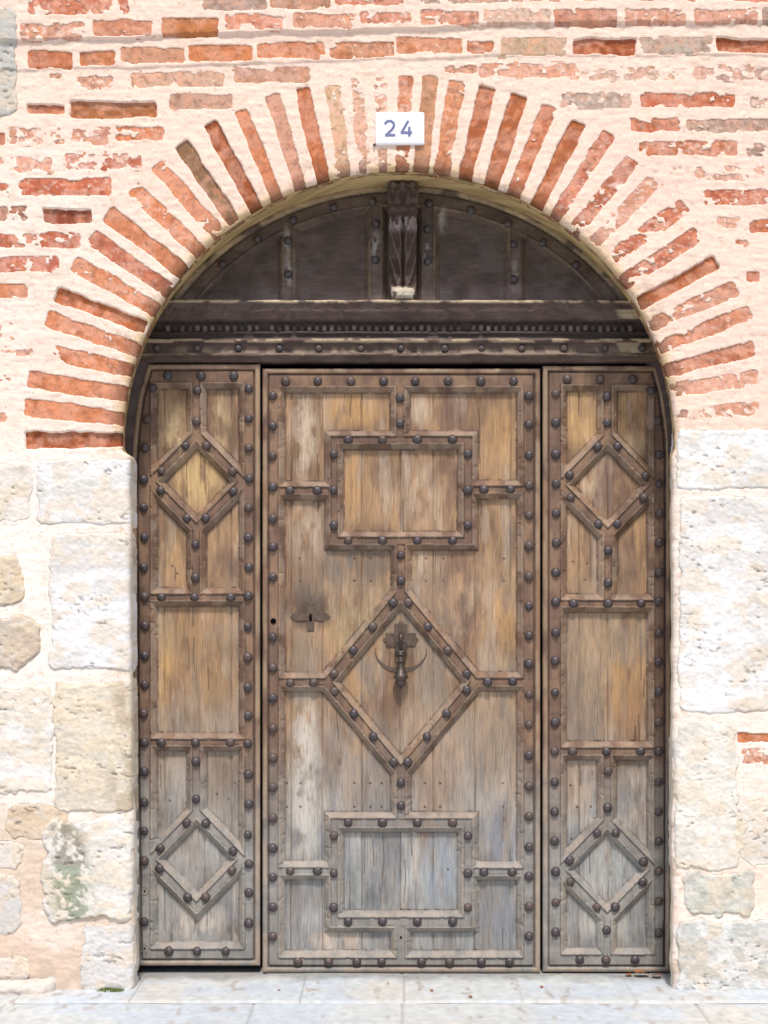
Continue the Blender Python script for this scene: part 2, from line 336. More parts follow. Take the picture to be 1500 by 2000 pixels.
for i, s in enumerate(STN):
    far = s[1] < -60 or s[0] > 1510
    res = 8. if far else 2.2
    us = np.arange(s[0] - 8, s[1] + 8, res); vs = np.arange(s[2] - 8, s[3] + 8, res)
    px, py = np.meshgrid(us, vs); d, a, b = opening(px, py); ins = d < 0
    X = np.where(ins, a, px); Y = np.where(ins, b, py)
    sdv = stone_sd(s, px, py); hn = fbm(px / 40., py / 26., 4, 200 + i)
    f2 = fbm(px / 9., py / 6., 4, 260 + i, .6)
    h = wall0(X, Y, np.maximum(d, 0)) + (s[5] + 1) / 1000. * sst(1, -5, sdv) + .6 * s[7] / 1000. * (hn - .5) * 1.2 + (f2 - .5) * .004 + (fbm(px / 3.4, py / 2.8, 3, 265 + i) - .5) * .0026
    pit = sst(.64 + (.04 if s[0] > 1300 else 0), .74, fbm(px / 13., py / 6., 4, 300 + i, .6)) * sst(.45, .6, fbm(px / 60., py / 60., 2, 320 + i))
    h = h - .006 * pit - .035 * sst(0, 2, sdv) + np.where(ins, d * 3 / S, 0)
    c = np.broadcast_to(lin(s[6]), px.shape + (3,))
    c = c * .85
    c = mixc(c, lin((196, 190, 180)), .45 * sst(.46, .66, fbm(px / 70., py / 50., 4, 900 + (i % 3))))
    c = mixc(c, lin((222, 204, 178)), .55 * sst(.48, .66, hn))
    c = mixc(c, lin((186, 170, 152)), .6 * sst(-4, 0, sdv) * sst(.5, .62, fbm(px / 30., py / 30., 3, 350 + i)))
    c = mixc(c, lin((216, 210, 202)), .4 * sst(.56, .68, fbm(px / 20., py / 16., 4, 340 + i)))
    c = mixc(c, lin((150, 138, 126)), .5 * pit)
    if s[2] == 1598:   # lichen and damp on the block near the foot
        lp = np.exp(-((px - 140 - (py - 1700) * .12) / 32) ** 2 - ((py - 1720) / 120.) ** 2) * sst(.34, .62, fbm(px / 9., py / 9., 4, 5, .6)) * 1.6
        c = mixc(c, lin((126, 140, 112)), np.clip(lp, 0, .75) * (py > 1690)); c = mixc(c, lin((120, 116, 100)), np.clip(lp, 0, .7) * (py <= 1690))
    if s[0] == 106:
        c = mixc(c, lin((170, 154, 130)), .6 * sst(180, 250, px) * sst(.4, .6, fbm(px / 18., py / 30., 4, 9)))
    if s[2] in (1706, 1800): c = mixc(c, lin((170, 172, 164)), .5 * sst(.42, .6, fbm(px / 24., py / 20., 4, 11)))
    kk = ((sdv < 6))
    kf = kk[:-1, :-1] | kk[1:, 1:] | kk[1:, :-1] | kk[:-1, 1:]
    V = np.stack([wx(X, 0), -h, wz(Y, 0)], -1).reshape(-1, 3); F = quads(len(vs), len(us), kf)
    V, F, Cc = compact(V, F, c.reshape(-1, 3)); mesh('stone_block', V, F, M_STONE, wall, Cc)

# reveal of the arch and jambs, from the face edge back past the door
DEP = .36
def outline_front(n_arc=260, n_j=150):
    pts = []
    for k in range(n_j): 
        py = 1950 - (1950 - EY) * k / n_j; pts.append((EX - float(halfw(py, True)), py))
    for k in range(n_arc + 1):
        t = math.pi * k / n_arc; pts.append((EX - (543. if t < math.pi / 2 else 538.) * math.cos(t), EY - EB * math.sin(t)))
    for k in range(1, n_j + 1):
        py = EY + (1950 - EY) * k / n_j; pts.append((EX + float(halfw(py, False)), py))
    return np.array(pts)
OF = outline_front()
def outline_back(of):
    """same parameter, at the door plane (wider at the springing: a rebate)"""
    out = []
    A2, B2 = 1.262, 1.186; CZ = 2.392
    for (x, y) in of:
        if y < EY:
            t = math.atan2((EY - y) / EB, (x - EX) / EA); out.append((A2 * math.cos(t), CZ + B2 * math.sin(t)))
        else:
            out.append((math.copysign(1.262, x - EX), float(wz(y, 0)) + .02 * max(0, 1 - (y - EY) / 200)))
    return np.array(out)
OB = outline_back(OF)
fX = wx(OF[:, 0], 0); fZ = wz(OF[:, 1], 0)
dy0 = RND / S
ss = np.linspace(0, 1, 40)
Rr = []; Rc = []
for s_ in ss:
    dep = dy0 * .75 + s_ * (DEP - dy0 * .75); e = sst(0, 1, np.array(s_))
    e = np.where(OF[:, 1] > EY, sst(.10, .22, np.array(s_)), e)
    x = fX * (1 - e) + OB[:, 0] * e; z = fZ * (1 - e) + OB[:, 1] * e
    n = (fbm(OF[:, 0] / 20. + s_ * 9, OF[:, 1] / 20., 3, 51) - .5) * .006 * (s_ > 0)
    nx = (fX) / 1.2; nz = np.where(OF[:, 1] < EY, (fZ - 2.37) / 1.19, 0)
    x = x + nx * n; z = z + nz * n
    Rr.append(np.stack([x, np.full_like(x, dep), z], -1))
    c = np.broadcast_to(lin((214, 188, 138)), (len(x), 3))
    c = mixc(c, lin((176, 150, 104)), .7 * sst(.4, .65, fbm(OF[:, 0] / 30. + s_ * 5, OF[:, 1] / 30., 4, 52)))
    low = sst(880, 930, OF[:, 1]); c = mixc(c, lin((238, 228, 208)), low)
    for b in ARCH:
        L = math.hypot(b[2] - b[0], b[3] - b[1]); ux, uy = (b[2] - b[0]) / L, (b[3] - b[1]) / L
        v = -(OF[:, 0] - b[2]) * uy + (OF[:, 1] - b[3]) * ux; u = (OF[:, 0] - b[2]) * ux + (OF[:, 1] - b[3]) * uy
        m = sst(b[4] / 2 + 1, b[4] / 2 - 2, np.abs(v)) * (np.abs(u) < 60) * sst(.07, .03, s_ + (fbm(OF[:, 0] / 12., OF[:, 1] / 12., 2, 3) - .5) * .1) * (b[7] < .3)
        pass
    c = mixc(c, lin((112, 88, 66)), .75 * sst(.16, .02, np.array(s_)) * sst(.35, .6, fbm(OF[:, 0] / 26., OF[:, 1] / 26., 3, 54)) * (OF[:, 1] < 880))
    Rc.append(c)
mesh('arch_reveal', np.array(Rr).reshape(-1, 3), quads(len(ss), len(OF), None, True), M_MORTAR, wall, np.array(Rc).reshape(-1, 3))

# ================================================================= DOOR HEIGHTFIELDS
YB = .315     # board plane depth
YP = .295     # plane used to lay out the door
BEV = 10.5
def prof(d, bev=BEV):
    """moulding height in metres for distance d outside the flat strip"""
    h = np.where(d < -3.6, .0235, 0) + np.where((d >= -3.6) & (d < -.8), .0235 + .0065 * sst(-3.6, -2.2, d), 0)
    q = np.clip((d + .8) / bev, 0, 1)
    h = np.where(d >= -.8, .030 * (1 - q) ** .8 * (q < 1) , h)
    h = np.where((q > .42) & (q < .52), h - .0015, h)
    return h
def dbox(px, py, x0, x1, y0, y1): return np.maximum(np.maximum(x0 - px, px - x1), np.maximum(y0 - py, py - y1))
def ring(px, py, o, i): return np.maximum(dbox(px, py, *o), -dbox(px, py, *i))
def diam(px, py, cx, cy, w_, h_, hw):
    k = 1 / math.sqrt(1 / w_ ** 2 + 1 / h_ ** 2)
    return np.abs(np.abs(px - cx) / w_ + np.abs(py - cy) / h_ - 1) * k - hw
def grain(px, py, seed):
    wv = (fbm(px / 60., py / 260., 3, seed) - .5) * 16
    g = .6 * fbm((px + wv) / 5.0, py / 80., 3, seed + 1, .7) + .4 * vn((px + wv) / 2.1, py / 34., seed + 6); g2 = fbm((px + wv * 1.6) / 11., py / 170., 3, seed + 2)
    return g, g2
def wood_colour(px, py, d, flat, planks, spots, seed, t_shift=0, dots=()):
    g, g2 = grain(px, py, seed)
    t = sst(1330, 1720, py + t_shift + (fbm(px / 70., py / 120., 4, seed + 5) - .5) * 260)
    blot = fbm(px / 45., py / 75., 4, seed + 41)
    top = lin((154, 125, 97)); bot = lin((146, 146, 143))
    c = mixc(np.broadcast_to(top, px.shape + (3,)), bot, t)
    c = c * (1 + (blot - .5) * .8)[..., None]
    # tone of each plank
    pk = np.searchsorted(np.array(planks), px); pt = _h(pk.astype(np.int64) * 7 + seed, pk.astype(np.int64) * 0 + (py > 1100) * 0, seed)
    c = c * (1 + (pt - .5) * .15)[..., None]
    c = mixc(c, lin((186, 152, 110)), (.30 * sst(.50, .68, g2)) * (1 - t))
    c = mixc(c, lin((104, 82, 68)), .48 * sst(.52, .36, fbm(px / 38., py / 90., 4, seed + 8)) * (1 - .5 * t))
    c = mixc(c, lin((188, 174, 158)), .32 * sst(.56, .72, fbm(px / 22., py / 130., 4, seed + 9)))
    c = mixc(c, lin((122, 124, 128)), .55 * t * sst(.5, .66, fbm(px / 26., py / 60., 4, seed + 10)))
    c = c * (1 + (g - .5) * .62)[..., None]
    # framing timber: darker and redder above, grey below
    fc = mixc(np.broadcast_to(lin((114, 92, 78)), px.shape + (3,)), lin((138, 135, 130)), sst(1400, 1700, py + (fbm(px / 50., py / 90., 3, seed + 15) - .5) * 120))
    fn = fbm(px / 9., py / 40., 4, seed + 11) * .5 + fbm(px / 40., py / 9., 4, seed + 12) * .5
    fc = fc * (1 + (fn - .5) * .9)[..., None]
    fc = mixc(fc, lin((160, 130, 102)), .45 * (1 - t) * sst(.5, .7, fbm(px / 30., py / 60., 4, seed + 13)))
    m = sst(BEV + 1, BEV - 2, d)
    c = mixc(c, fc, m)
    c = mixc(c, lin((178, 162, 144)), .34 * sst(-3.4, -1, d) * sst(BEV, BEV - 4, d) * sst(.35, .6, fbm(px / 25., py / 25., 3, seed + 14)))  # worn lips, plus the lit look of the bevels put into the colour
    for (sx, sy, rx, ry, colr, amt) in spots:
        e = ((px - sx) / rx) ** 2 + ((py - sy) / ry) ** 2
        mm = np.clip(1.25 - e ** .8, 0, 1) * sst(.25, .6, fbm(px / 18., py / 42., 4, seed + int(sx) % 50, .6))
        c = mixc(c, lin(colr) * (1 + (g - .5) * .5)[..., None], mm * amt * np.where(d > BEV - 2, 1, .45))
    for x in planks:
        c = mixc(c, lin((74, 56, 46)), .62 * sst(.2, .55, vn(py / 60., py * 0, int(x) + 5)) * np.exp(-((px - x + (vn(py / 200., py * 0, int(x)) - .5) * 2) / 1.2) ** 2) * (d > BEV - 1))
    for (hx, hy) in dots:
        c = mixc(c, lin((60, 46, 40)), .85 * (np.hypot(px - hx, py - hy) < 2.4) * (d > BEV - 2))
    # grime plus crease shade put into the colour, in quirks and at moulding feet
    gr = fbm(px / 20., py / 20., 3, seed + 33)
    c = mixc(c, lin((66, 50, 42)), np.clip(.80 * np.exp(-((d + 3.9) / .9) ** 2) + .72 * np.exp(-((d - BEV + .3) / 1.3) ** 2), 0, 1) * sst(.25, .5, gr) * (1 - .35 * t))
    # a few knots, checks and scratches
    kr = random.Random(seed * 3)
    for _ in range(16):
        kx_, ky_ = kr.uniform(px.min(), px.max()), kr.uniform(py.min(), py.max()); kr_ = kr.uniform(3, 6)
        rr_ = np.hypot((px - kx_) / kr_, (py - ky_) / (kr_ * 1.7)); c = mixc(c, lin((92, 66, 48)), .55 * np.exp(-rr_ ** 2) * (d > BEV) + .18 * np.exp(-((rr_ - 2) / .5) ** 2) * (d > BEV))
    for _ in range(34):
        kx_, ky_ = kr.uniform(px.min(), px.max()), kr.uniform(py.min(), py.max()); ln = kr.uniform(12, 60)
        c = mixc(c, lin((58, 44, 38)), .75 * np.exp(-((px - kx_ - (vn(py / 40., py * 0, _) - .5) * 4) / 1.0) ** 2) * (np.abs(py - ky_) < ln) * (d > BEV))
    # grey weathering drifting over the middle of the door
    c = mixc(c, (lin((140, 134, 124)) * (1 + (g - .5) * .6)[..., None]), .5 * (d > BEV - 2) * sst(950, 1350, py) * (1 - t) * sst(.38, .66, fbm(px / 60., py / 110., 4, seed + 77)))
    # thin dark cracks
    cr = sst(.71, .75, fbm(px / 2.2, py / 70., 3, seed + 30, .5))
    c = mixc(c, lin((84, 66, 56)), .35 * cr * (d > BEV))
    return c, g, pt
MOULD = {}
def leaf_mesh(parent, x0, x1, y0, y1, prims, planks, spots, seed, xl=None, xr=None, t_shift=0, dots=(), res=1.55):
    """prims: list of (part name, distance function). xl/xr: edge curves"""
    gx = np.arange(x0, x1 + res * .5, res); gy = np.arange(y0, y1 + res * .5, res)
    px, py = np.meshgrid(gx, gy)
    L = xl(py) if xl else np.full_like(px, x0); R = xr(py) if xr else np.full_like(px, x1)
    px = np.clip(px, L, R)
    DL = np.stack([f(px, py) for _, f in prims], 0); idx = DL.argmin(0); d = DL.min(0)
    e = np.minimum(np.minimum(px - L, R - px), np.minimum(py - y0, y1 - py))
    h = prof(d)
    # bead round the perimeter
    bead = np.where(e < 11, .0215 + .0085 * np.sqrt(np.clip(1 - ((e - 5.5) / 5.5) ** 2, 0, 1)), 0)
    bead = np.where((e >= 11) & (e < 13.5), .0175, bead)
    h = np.where((e < 13.5) & (d < 0), bead, h)
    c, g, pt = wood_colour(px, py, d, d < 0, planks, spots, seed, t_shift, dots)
    c = mixc(c, lin((176, 154, 128)), .5 * (e < 9) * sst(.3, .6, fbm(px / 30., py / 60., 3, seed + 70)))
    h = np.where((e >= 9.5) & (e < 13.5), .0150, h)
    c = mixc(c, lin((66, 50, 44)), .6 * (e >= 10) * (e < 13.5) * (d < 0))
    h = h + (g - .5) * .0016 + (d > BEV) * (pt - .5) * .003 + (fbm(px / 30., py / 60., 3, seed + 60) - .5) * .003
    for x in planks: h = h - .004 * np.exp(-((px - x) / 1.6) ** 2) * (d > BEV - 1)
    # worn nicks on the lips
    h = h - .004 * sst(.64, .74, fbm(px / 8., py / 8., 3, seed + 65)) * (d < BEV) * (d > -4)
    V = np.stack([wx(px, YP), YB - h, wz(py, YP)], -1)
    nr, nc = px.shape
    # skirt: fold the border back so the leaf has its thickness
    V2 = V.copy(); 
    Vf = V.reshape(-1, 3); Cf = c.reshape(-1, 3)
    fidx = np.where(d < BEV, idx, -1); q = quads(nr, nc).reshape(nr - 1, nc - 1, 4)
    ff = fidx[:-1, :-1]
    deg = (np.abs(px[:-1, 1:] - px[:-1, :-1]) < 1e-6) & (np.abs(px[1:, 1:] - px[1:, :-1]) < 1e-6)
    names = []
    for n, _ in prims:
        if n not in names: names.append(n)
    out = {}
    sel = (ff == -1) & ~deg
    v_, f_, c_ = compact(Vf, q[sel], Cf); out['boards'] = mesh('boards', v_, f_, M_WOOD, parent, c_)
    for n in names:
        ids = [k for k, (a, _) in enumerate(prims) if a == n]
        # separate connected bars into their own parts
        groups = [ids] if n in ('frame',) else [[k] for k in ids]
        for gk in groups:
            sel = np.isin(ff, gk) & ~deg
            if sel.sum() == 0: continue
            v_, f_, c_ = compact(Vf, q[sel], Cf); out[(n, gk[0])] = mesh(n, v_, f_, M_WOOD, parent, c_)
    # edges
    rim = np.concatenate([V[0, :], V[1:, -1], V[-1, -2::-1], V[-2:0:-1, 0]]); rc = np.concatenate([c[0, :], c[1:, -1], c[-1, -2::-1], c[-2:0:-1, 0]])
    back = rim.copy(); back[:, 1] = YB + .03
    n = len(rim); k = np.arange(n); k2 = (k + 1) % n
    mesh('leaf_edge', np.concatenate([rim, back]), np.stack([k, k2, k2 + n, k + n], -1), M_WOOD, parent, np.concatenate([rc, rc]) * .8)
    def height(x, y):
        dv = min(float(f(np.array(x, float), np.array(y, float))) for _, f in prims); return float(prof(np.array(dv)))
    return out, height

# ---- studs
def lathe(prof_, seg=18, jit=0, seed=0):
    """prof_: list (r, proud) -> revolve about -y"""
    r_ = random.Random(seed); V = []; F = []
    for (r, p) in prof_:
        for k in range(seg):
            a = 2 * math.pi * k / seg; j = 1 + r_.uniform(-jit, jit)
            V.append((r * j * math.cos(a), -p * (1 + r_.uniform(-jit, jit) * .5), r * j * math.sin(a)))
    n = len(prof_)
    for i in range(n - 1):
        for k in range(seg):
            a = i * seg + k; b = i * seg + (k + 1) % seg; F.append((a, b, b + seg, a + seg))
    F.append(tuple((n - 1) * seg + k for k in range(seg)))
    return V, F
STUD = []
for s in range(4):
    R = .0206
    pr = [(R * 1.02, -.003), (R * 1.0, .004)] + [(R * math.cos(a) , .004 + R * .78 * math.sin(a)) for a in np.linspace(.18, 1.42, 6)]
    V, F = lathe(pr, 18, .035, s)
    me = bpy.data.meshes.new('stud'); me.from_pydata(V, [], [f[::-1] for f in F]); me.polygons.foreach_set('use_smooth', [True] * len(me.polygons))
    me.materials.append([M_IRON, M_IRON, M_IRON2, M_IRON][s]); STUD.append(me)
def stud(x, y, parent, yface, scale=1.0):
    o = bpy.data.objects.new('stud', STUD[random.randrange(4)]); COL.objects.link(o); o.parent = parent
    p = np.array([float(wx(x, YP)), yface, float(wz(y, YP))]) - base_of(parent)
    o.location = p; o.rotation_euler = (random.uniform(-.12, .12), random.uniform(0, 6.28), random.uniform(-.12, .12)); 
    s = scale * random.uniform(.93, 1.06); o.scale = (s, s * random.uniform(.85, 1.1), s)
    return o
YS = YB - .0225

# ---- centre door
door = thing('door', 'wide middle door leaf of weathered planks with iron studs, knocker and keyhole between the two narrow leaves', 'door', (0, YB, 0))
prims = [('frame', lambda x, y: -dbox(x, y, 547, 1019, 757, 1868)),
 ('rectangular_moulding', lambda x, y: ring(x, y, (643, 925, 850, 1065), (662, 903, 868, 1047))),
 ('rectangular_moulding', lambda x, y: ring(x, y, (643, 925, 1596, 1812), (662, 903, 1617, 1789))),
 ('diamond_moulding', lambda x, y: diam(x, y, 783, 1333, 144, 174, 10.5)),
 ('bar', lambda x, y: dbox(x, y, 771, 792, 745, 855)), ('bar', lambda x, y: dbox(x, y, 772, 794, 1060, 1170)),
 ('bar', lambda x, y: dbox(x, y, 772, 794, 1492, 1600)), ('bar', lambda x, y: dbox(x, y, 772, 794, 1806, 1880)),
 ('bar', lambda x, y: dbox(x, y, 540, 646, 949, 967)), ('bar', lambda x, y: dbox(x, y, 922, 1030, 947, 965)),
 ('bar', lambda x, y: dbox(x, y, 540, 644, 1323, 1342)), ('bar', lambda x, y: dbox(x, y, 922, 1030, 1322, 1341)),
 ('bar', lambda x, y: dbox(x, y, 540, 646, 1692, 1710)), ('bar', lambda x, y: dbox(x, y, 922, 1030, 1693, 1711))]
BLU = (124, 130, 138); DK = (86, 70, 60); PALE = (194, 176, 154); GOLD = (184, 146, 98); PUR = (104, 82, 74)
spots = [(592,850,30,90,PALE,.85),(690,800,60,35,GOLD,.7),(825,800,22,30,PALE,.6),(985,860,40,90,GOLD,.5),(890,800,40,45,PUR,.6),
 (595,1530,32,190,(200,194,184),.8),(690,1105,80,50,(112,106,98),.7),(700,1180,70,60,(168,152,124),.5),(605,1180,50,50,(88,76,68),.8),(900,1180,60,130,PUR,.75),(605,1195,46,42,DK,.6),(985,1200,26,140,GOLD,.6),(600,1040,40,70,PALE,.5),
 (820,1110,22,50,PALE,.5),(980,1640,34,80,(124,130,140),.75),(985,1790,34,70,BLU,.6),(820,960,50,70,PALE,.4),(880,960,24,80,PUR,.55),(690,950,22,70,GOLD,.6),
 (720,1730,60,55,(100,104,104),.65),(860,1700,40,80,(146,156,166),.7),(700,1480,60,90,(150,138,130),.5),(740,1330,50,90,PUR,.5),(830,1400,50,60,(170,150,130),.5),
 (700,1380,30,120,GOLD,.5),(860,1480,40,80,(168,148,130),.5),(660,1840,60,24,(206,184,162),.6),(690,1230,60,50,(190,170,130),.4),(785,1265,46,60,DK,.5)]
dots = [(a, b) for a in (585, 692, 724, 832, 866, 985, 1010) for b in (1090, 1134)] + [(a, b) for a in (560, 586, 692, 723, 745, 830, 860, 983) for b in (1531, 1577)] + [(875,1700)]
CD, hC = leaf_mesh(door, 513, 1055, 720, 1899, prims, [568, 629, 706, 782, 846, 928, 998], spots, 11, dots=dots)
fr = CD[('frame', 0)]
for x in (558, 621, 685, 749, 811, 875, 939, 1003): stud(x, 744.5, fr, YS)
for x in (582, 642, 697, 745, 823, 878, 940, 995): stud(x, 1878, fr, YS)
for y in (773, 832, 890, 951, 1013, 1068, 1127, 1244, 1304, 1363, 1422, 1480, 1537, 1597, 1656, 1713, 1771, 1828): stud(533, y, fr, YS)
for y in (773, 829, 889, 948, 1006, 1066, 1126, 1183, 1241, 1296, 1356, 1415, 1475, 1535, 1594, 1654, 1711, 1770, 1828): stud(1033, y, fr, YS)
for (i, ty, by, ly) in ((1, 858.5, 1055.5, (887, 957, 1026)), (2, 1606, 1799, (1632, 1705, 1772))):
    p = CD[('rectangular_moulding', i)]
    for x in (680, 747, 815, 884): stud(x, ty, p, YS); stud(x, by, p, YS)
    for y in ly: stud(652, y, p, YS); stud(913.5, y, p, YS)
p = CD[('diamond_moulding', 3)]
for (x, y) in ((768,1177),(728,1224),(690,1270),(653,1316),(797,1177),(835,1224),(874,1270),(911,1316),(653,1350),(691,1393),(729,1438),(769,1488),(911,1347),(872,1393),(834,1438),(796,1488)): stud(x, y, p, YS)
for i, pts in ((4, ((781,777),(781,827))), (5, ((783,1084),(783,1134))), (6, ((783,1528),(783,1573))), (8, ((566,958),(620,958))), (9, ((945,956),(997,956))), (10, ((567,1334),(613,1333))), (11, ((952,1332),(1001,1330))), (12, ((567,1701),(620,1701))), (13, ((945,1703),(1000,1703)))):
    for (x, y) in pts: stud(x, y, CD[('bar', i)], YS)
def disc(name, x, y, r, yy, mat, parent, seg=18, thick=.002):
    V, F = lathe([(r, -.001), (r, thick), (r * .86, thick + .0008)], seg, .04, int(x))
    V = [(a + float(wx(x, YP)), b + yy, c + float(wz(y, YP))) for a, b, c in V]
    return mesh(name, V, [f[::-1] for f in F], mat, parent)
disc('stud_hole', 534, 1213, .013, YS - .0035, M_BLACK, door)
disc('stud_hole', 783, 1830, .005, YS - .0035, M_BLACK, door)

def poly_plate(name, pts, y, thick, mat, parent, bevel=.0):
    """flat plate from a closed outline (metres, x,z)"""
    n = len(pts); cx = sum(p[0] for p in pts) / n; cz = sum(p[1] for p in pts) / n
    V = [(p[0], y, p[1]) for p in pts] + [(p[0] + (cx - p[0]) * .06, y - thick, p[1] + (cz - p[1]) * .06) for p in pts] + [(cx, y - thick, cz)]
    F = [(k, (k + 1) % n, n + (k + 1) % n, n + k) for k in range(n)] + [(n + k, n + (k + 1) % n, 2 * n) for k in range(n)]
    return mesh(name, V, F, mat, parent, smooth=False)
def pw(x, y): return (float(wx(x, YP)), float(wz(y, YP)))
# keyhole plate, quatrefoil with pointed ends
pts = []
for k in range(96):
    a = 2 * math.pi * k / 96
    ca, sa = abs(math.cos(a)), abs(math.sin(a))
    r = 9 + 6 * abs(math.sin(4 * a)) ** 2 + 1.2 * math.cos(12 * a); rx = r * (1 + 2.9 * ca ** 9) ; ry = r * (1.1 + 1.7 * sa ** 7)
    pts.append(pw(606 + rx * math.cos(a), 1205 + ry * math.sin(a)))
M_OLDIRON = material('old_thin_iron', .6, .4, .2, vcol=False, base=lin((96, 80, 70)), nscale=60, namt=.4, bump=.6, bdist=.003)
esc = poly_plate('keyhole_plate', pts[::-1], YB - .0005, .0035, M_OLDIRON, door)
disc('keyhole', 606, 1201, .0055, YB - .0043, M_BLACK, esc)
mesh('keyhole', [(pw(603.6, 1203)[0], YB - .0062, pw(0, 1203)[1]), (pw(608.4, 1203)[0], YB - .0062, pw(0, 1203)[1]), (pw(609, 1213)[0], YB - .0062, pw(0, 1213)[1]), (pw(603, 1213)[0], YB - .0062, pw(0, 1213)[1])], [(0, 3, 2, 1)], M_BLACK, esc)

# ---- tubes
def tube(path, rad, seg=10, cap=True):
    V = []; F = []; n = len(path)
    for i, p in enumerate(path):
        p = Vector(p); t = (Vector(path[min(i + 1, n - 1)]) - Vector(path[max(i - 1, 0)])).normalized()
        a = t.cross(Vector((0, 1, 0)));  a = a.normalized() if a.length > 1e-4 else Vector((1, 0, 0)); b = t.cross(a).normalized()
        r = rad[i] if hasattr(rad, '__len__') else rad
        for k in range(seg):
            q = 2 * math.pi * k / seg; V.append(tuple(p + a * r * math.cos(q) + b * r * math.sin(q)))
    for i in range(n - 1):
        for k in range(seg):
            F.append((i * seg + k, i * seg + (k + 1) % seg, (i + 1) * seg + (k + 1) % seg, (i + 1) * seg + k))
    if cap: F.append(tuple(range(seg))[::-1]); F.append(tuple((n - 1) * seg + k for k in range(seg)))
    return V, F
def join_py(L):
    V = []; F = []
    for v, f in L:
        n = len(V); V += list(v); F += [tuple(i + n for i in q) for q in f]
    return V, F
M_KNOCK = material('knocker_iron', .42, .5, .5, vcol=False, base=lin((84, 74, 68)), nscale=80, namt=.35, bump=.5)
# knocker: pierced back plate with leafy lobes, ring eye, turned clapper; crescent scoring plate behind
pts = []
for k in range(120):
    a = 2 * math.pi * k / 120; r = 20 + 13 * abs(math.cos(2 * a)) ** .7 - 5 * abs(math.cos(2 * a + math.pi / 2)) ** 6
    r *= 1 + .07 * math.cos(16 * a); pts.append(pw(783 + r * math.cos(a), 1250 + r * 1.08 * math.sin(a)))
kb = poly_plate('knocker_plate', pts[::-1], YB - .0005, .005, M_OLDIRON, door)
cres = []
for k in range(41):
    a = math.radians(-8 + 196 * k / 40); cres.append(pw(783 + 51 * math.cos(a), 1272 + 42 * math.sin(a)))
cres2 = []
for k in range(41):
    a = math.radians(188 - 196 * k / 40); th = 1 + 9 * math.sin(math.pi * k / 40) ** 1.5 * (.6 + .4 * abs(math.cos(2 * math.pi * k / 40))); cres2.append(pw(783 + (51 - th) * math.cos(a), 1272 + (42 - th) * math.sin(a)))
al = cres + cres2; n = len(cres); V = [(p[0], YB - .003, p[1]) for p in al]; F = [(k, k + 1, 2 * n - 2 - k, 2 * n - 1 - k) for k in range(n - 1)]
mesh('knocker_crescent', V, F, M_OLDIRON, door)
kx, _ = pw(783, 0)
L = []
ringp = [(kx + .0235 * math.cos(a), YB - .034, pw(0, 1262)[1] + .027 * math.sin(a)) for a in np.linspace(0, 2 * math.pi, 25)]
L.append(tube(ringp, .006, 8, False))
zz = lambda y: pw(0, y)[1]
body = [(1274, .008), (1276, .018), (1279.5, .018), (1280, .009), (1283, .009), (1283.5, .018), (1287, .018), (1287.5, .009), (1290, .009), (1290.5, .016), (1293, .016), (1293.5, .009), (1296, .011), (1302, .013), (1310, .020), (1318, .030), (1323, .035), (1327, .022), (1331, .024), (1334, .025), (1338, .018), (1341, .012), (1344, .004)]
L.append(tube([(kx, YB - .032 - .004 * (i > 8), zz(y)) for i, (y, r) in enumerate(body)], [r for _, r in body], 14))
V, F = join_py(L); mesh('knocker_clapper', V, F, M_KNOCK, door)
V, F = join_py([tube([(kx, YB - .001, zz(1238)), (kx, YB - .03, zz(1240)), (kx, YB - .042, zz(1246)), (kx, YB - .04, zz(1254))], [.011, .011, .01, .006], 10)])
mesh('knocker_hinge', V, F, M_KNOCK, door)

# ---- narrow leaves
def side_leaf(name_label, ox, oy, left, y0, y1, seed, spots, studs_edge_out, studs_edge_in, top, bottom, rails, dia, bars, dots, xl, xr, inner, group):
    t = thing('door', name_label, 'door', (float(wx((inner[0] + inner[1]) / 2, YP)), YB, 0), group)
    prims = [('frame', lambda x, y: -dbox(x, y, *inner))]
    for (ry0, ry1) in rails: prims.append(('rail', lambda x, y, a=ry0, b=ry1: dbox(x, y, inner[0] - 8, inner[1] + 8, a, b)))
    for (cx, cy, w_, h_) in dia: prims.append(('diamond_moulding', lambda x, y, c=cx, d=cy, e=w_, f=h_: diam(x, y, c, d, e, f, 10)))
    for (bx0, bx1, by0, by1) in bars: prims.append(('bar', lambda x, y, a=bx0, b=bx1, c=by0, d=by1: dbox(x, y, a, b, c, d)))
    cx = (inner[0] + inner[1]) / 2
    o, h = leaf_mesh(t, xl, xr, y0, y1, prims, [inner[0] + 22, inner[1] - 24] if left else [inner[0] + 34, cx + 2], spots, seed, dots=dots, xl=ox, xr=oy)
    return t, o
GRP = None
lx = lambda py: np.interp(py, [712, 775, 845, 900, 1400, 1886], [288, 270, 261, 257, 259, 265])
sl = [(335,840,30,70,(214,190,150),.6),(430,830,26,60,(206,180,140),.6),(450,830,14,80,DK,.5),(384,935,50,60,(214,184,130),.6),(330,1090,22,60,(200,160,112),.6),(440,1100,30,40,PUR,.5),
 (385,1300,70,110,(186,150,108),.35),(320,1300,18,120,(216,176,116),.6),(385,1640,80,120,(170,166,160),.5),(280,1600,18,200,(186,184,178),.7),(283,1800,16,60,(208,206,202),.6),(275,790,24,60,(92,70,60),.95),(385,1800,60,40,(208,196,182),.6),(340,1530,40,60,(180,170,160),.5)]
